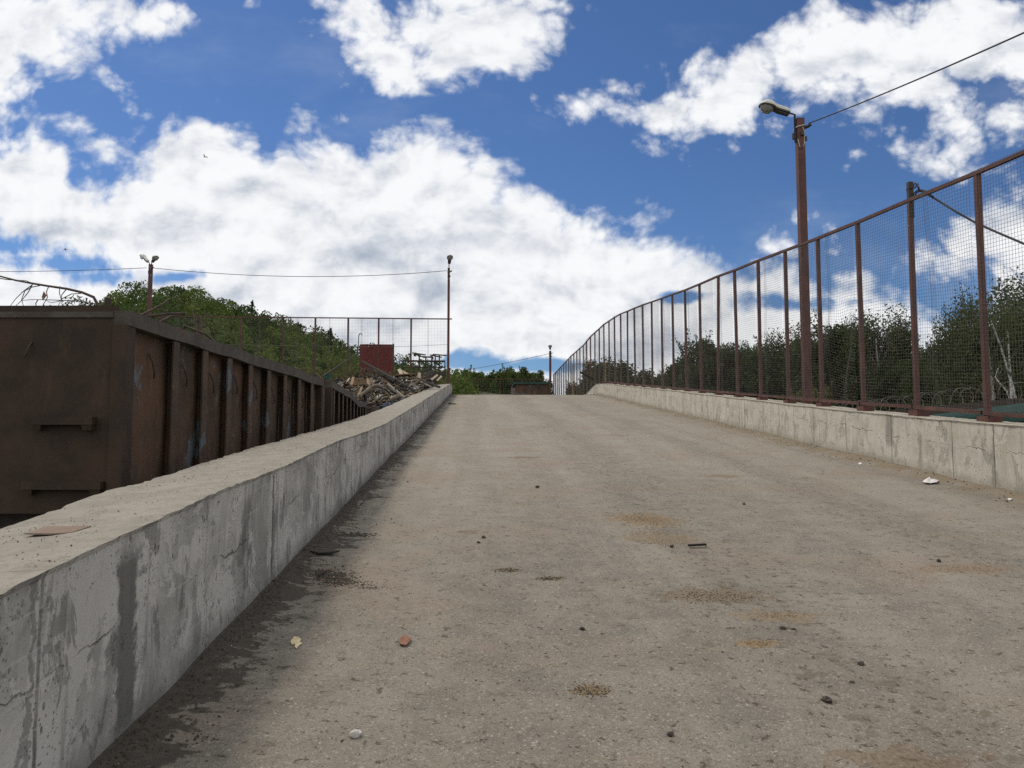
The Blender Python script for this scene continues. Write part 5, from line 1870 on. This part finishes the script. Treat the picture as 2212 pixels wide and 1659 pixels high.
TOP = [(-400, 300), (0, 298), (60, 300), (110, 315), (150, 350), (170, 385), (210, 392), (255, 380), (300, 362), (338, 350), (346, 275), (370, 256), (420, 256), (480, 262), (520, 285), (550, 300), (562, 340), (588, 340), (606, 285), (640, 268), (690, 282), (740, 295), (830, 298), (900, 302), (985, 302), (1020, 318), (1060, 345), (1106, 362), (1150, 398), (1230, 432), (1270, 470), (1330, 488), (1380, 505), (1430, 520), (1476, 548), (1540, 548), (1631, 558), (1680, 572), (1760, 610), (1850, 640), (1950, 668), (2050, 672), (2212, 660), (2600, 640)]
fc = t.t.nodes.new('ShaderNodeFloatCurve')
cv = fc.mapping.curves[0]
pts = [((uv_dir(x, y)[0] + 1.0) / 2.0, uv_dir(x, y)[1] * 1.6) for x, y in TOP]
while len(cv.points) < len(pts):
    cv.points.new(.5, .5)
for p, (a, b) in zip(cv.points, pts):
    p.location = (a, b)
    p.handle_type = 'VECTOR'
fc.mapping.update()
t.put(fc.inputs['Value'], t.m('MULTIPLY_ADD', U, .5, .5))
fc.inputs['Factor'].default_value = 1.0
mass = t.m('MULTIPLY', t.m('SUBTRACT', t.m('DIVIDE', fc.outputs[0], 1.6), Vv), .85)
s = t.m('SMOOTH_MAX', s, mass, .012)
holes = None
for e in ((10, 528, 75, 17, -4), (125, 572, 95, 14, -6), (215, 600, 50, 12, 0), (385, 598, 45, 8, 6), (1150, 788, 100, 9, 0), (1010, 784, 50, 9, 0), (1480, 640, 30, 6, 4), (1700, 655, 60, 12, 0), (2040, 625, 70, 22, 6), (1800, 560, 70, 36, 0), (1950, 612, 50, 26, 0), (1860, 650, 50, 9, 0)):
    k = ell(*e, g=.02)
    holes = k if holes is None else t.m('MAXIMUM', holes, k)
body = s
dens = t.m('MULTIPLY_ADD', n0, .044, t.m('ADD', s, .016))
dens = t.m('MINIMUM', dens, t.m('MULTIPLY_ADD', n0, .05, t.m('MULTIPLY_ADD', holes, -1.0, .018)))
alpha = t.ss(dens, -.006, .034)
wisp = t.ss(t.noise(t.scale(q0, (1, 2.2, 1)), 3.2, 6, .62), .5, .8, 0, .3)
alpha = t.m('MAXIMUM', alpha, t.m('MULTIPLY', wisp, t.ss(s, -.10, -.01, 0, .28)))
# tops and rims catch the light, the thick middle and undersides go grey
rel = t.m('SUBTRACT', p0, p1)
low = t.noise(t.scale(q0w, (1, 1.9, 1)), 5.5, 5, .55)
low2 = t.noise(t.scale(t.add(q0w, (3.3, 1.2, 0)), (1, 1.5, 1)), 2.6, 3, .5)
thick = t.m('MULTIPLY_ADD', low, .7, t.m('MULTIPLY_ADD', low2, .45, t.m('MULTIPLY_ADD', n0, .05, t.m('MULTIPLY_ADD', t.m('MINIMUM', body, .12), 2.0, -.70))))
grey = t.ss(thick, .0, .38)
bright = t.m('MULTIPLY_ADD', grey, -.28, .99)
bright = t.m('MULTIPLY_ADD', rel, 1.15, bright)
bright = t.m('MULTIPLY_ADD', n0, .05, bright)
bright = t.m('MULTIPLY_ADD', t.ss(dens, .0, .05, .12, 0.0), 1.0, bright)
ccol = t.mix(t.ss(bright, .30, 1.15), (0.37, 0.43, 0.53), (0.95, 0.96, 0.975))
sky_s = t.n('ShaderNodeVectorMath', sky.outputs[0], (SKY * .455, SKY * .605, SKY * .82), operation='MULTIPLY').outputs[0]
front = t.mix(alpha, sky_s, ccol)
# the rest of the sky, out of view
nb = t.noise(gen, 2.6, 4, .6, noise_dimensions='3D')
back = t.mix(t.ss(nb, .34, .52, 0.1, .95), sky_s, (1.14, 1.12, 1.10))
infront = t.m('MULTIPLY', t.ss(dy, .12, .35), t.ss(Vv, .9, .66))
allc = t.mix(infront, back, front)
allc = t.mix(t.ss(dz, -.02, -.1), allc, (.10, .095, .08))
inv = t.n('ShaderNodeVectorMath', allc, (1 / SKY, 1 / SKY, 1 / SKY), operation='MULTIPLY').outputs[0]
bg = t.n('ShaderNodeBackground', inv, SKY)
wo = t.t.nodes.new('ShaderNodeOutputWorld')
t.t.links.new(bg.outputs[0], wo.inputs[0])

cam = bpy.data.cameras.new('camera')
cam.sensor_width = 36
cam.lens = FPX / 2212 * 36
cam.clip_start = .05
cam.clip_end = 9000
co = bpy.data.objects.new('camera', cam)
COL.objects.link(co)
co.location = EYE
co.rotation_euler = (R(90) + PITCH, 0, -YAW)
scene.camera = co

for o in bpy.data.objects:
    if '_at' in o:
        del o['_at']

scene.view_settings.view_transform = 'Standard'
scene.view_settings.look = 'None'
scene.view_settings.exposure = 0
scene.view_settings.gamma = 1
scene.cycles.max_bounces = 5
scene.cycles.diffuse_bounces = 3
scene.cycles.glossy_bounces = 2
scene.cycles.transparent_max_bounces = 8
scene.cycles.use_denoising = False
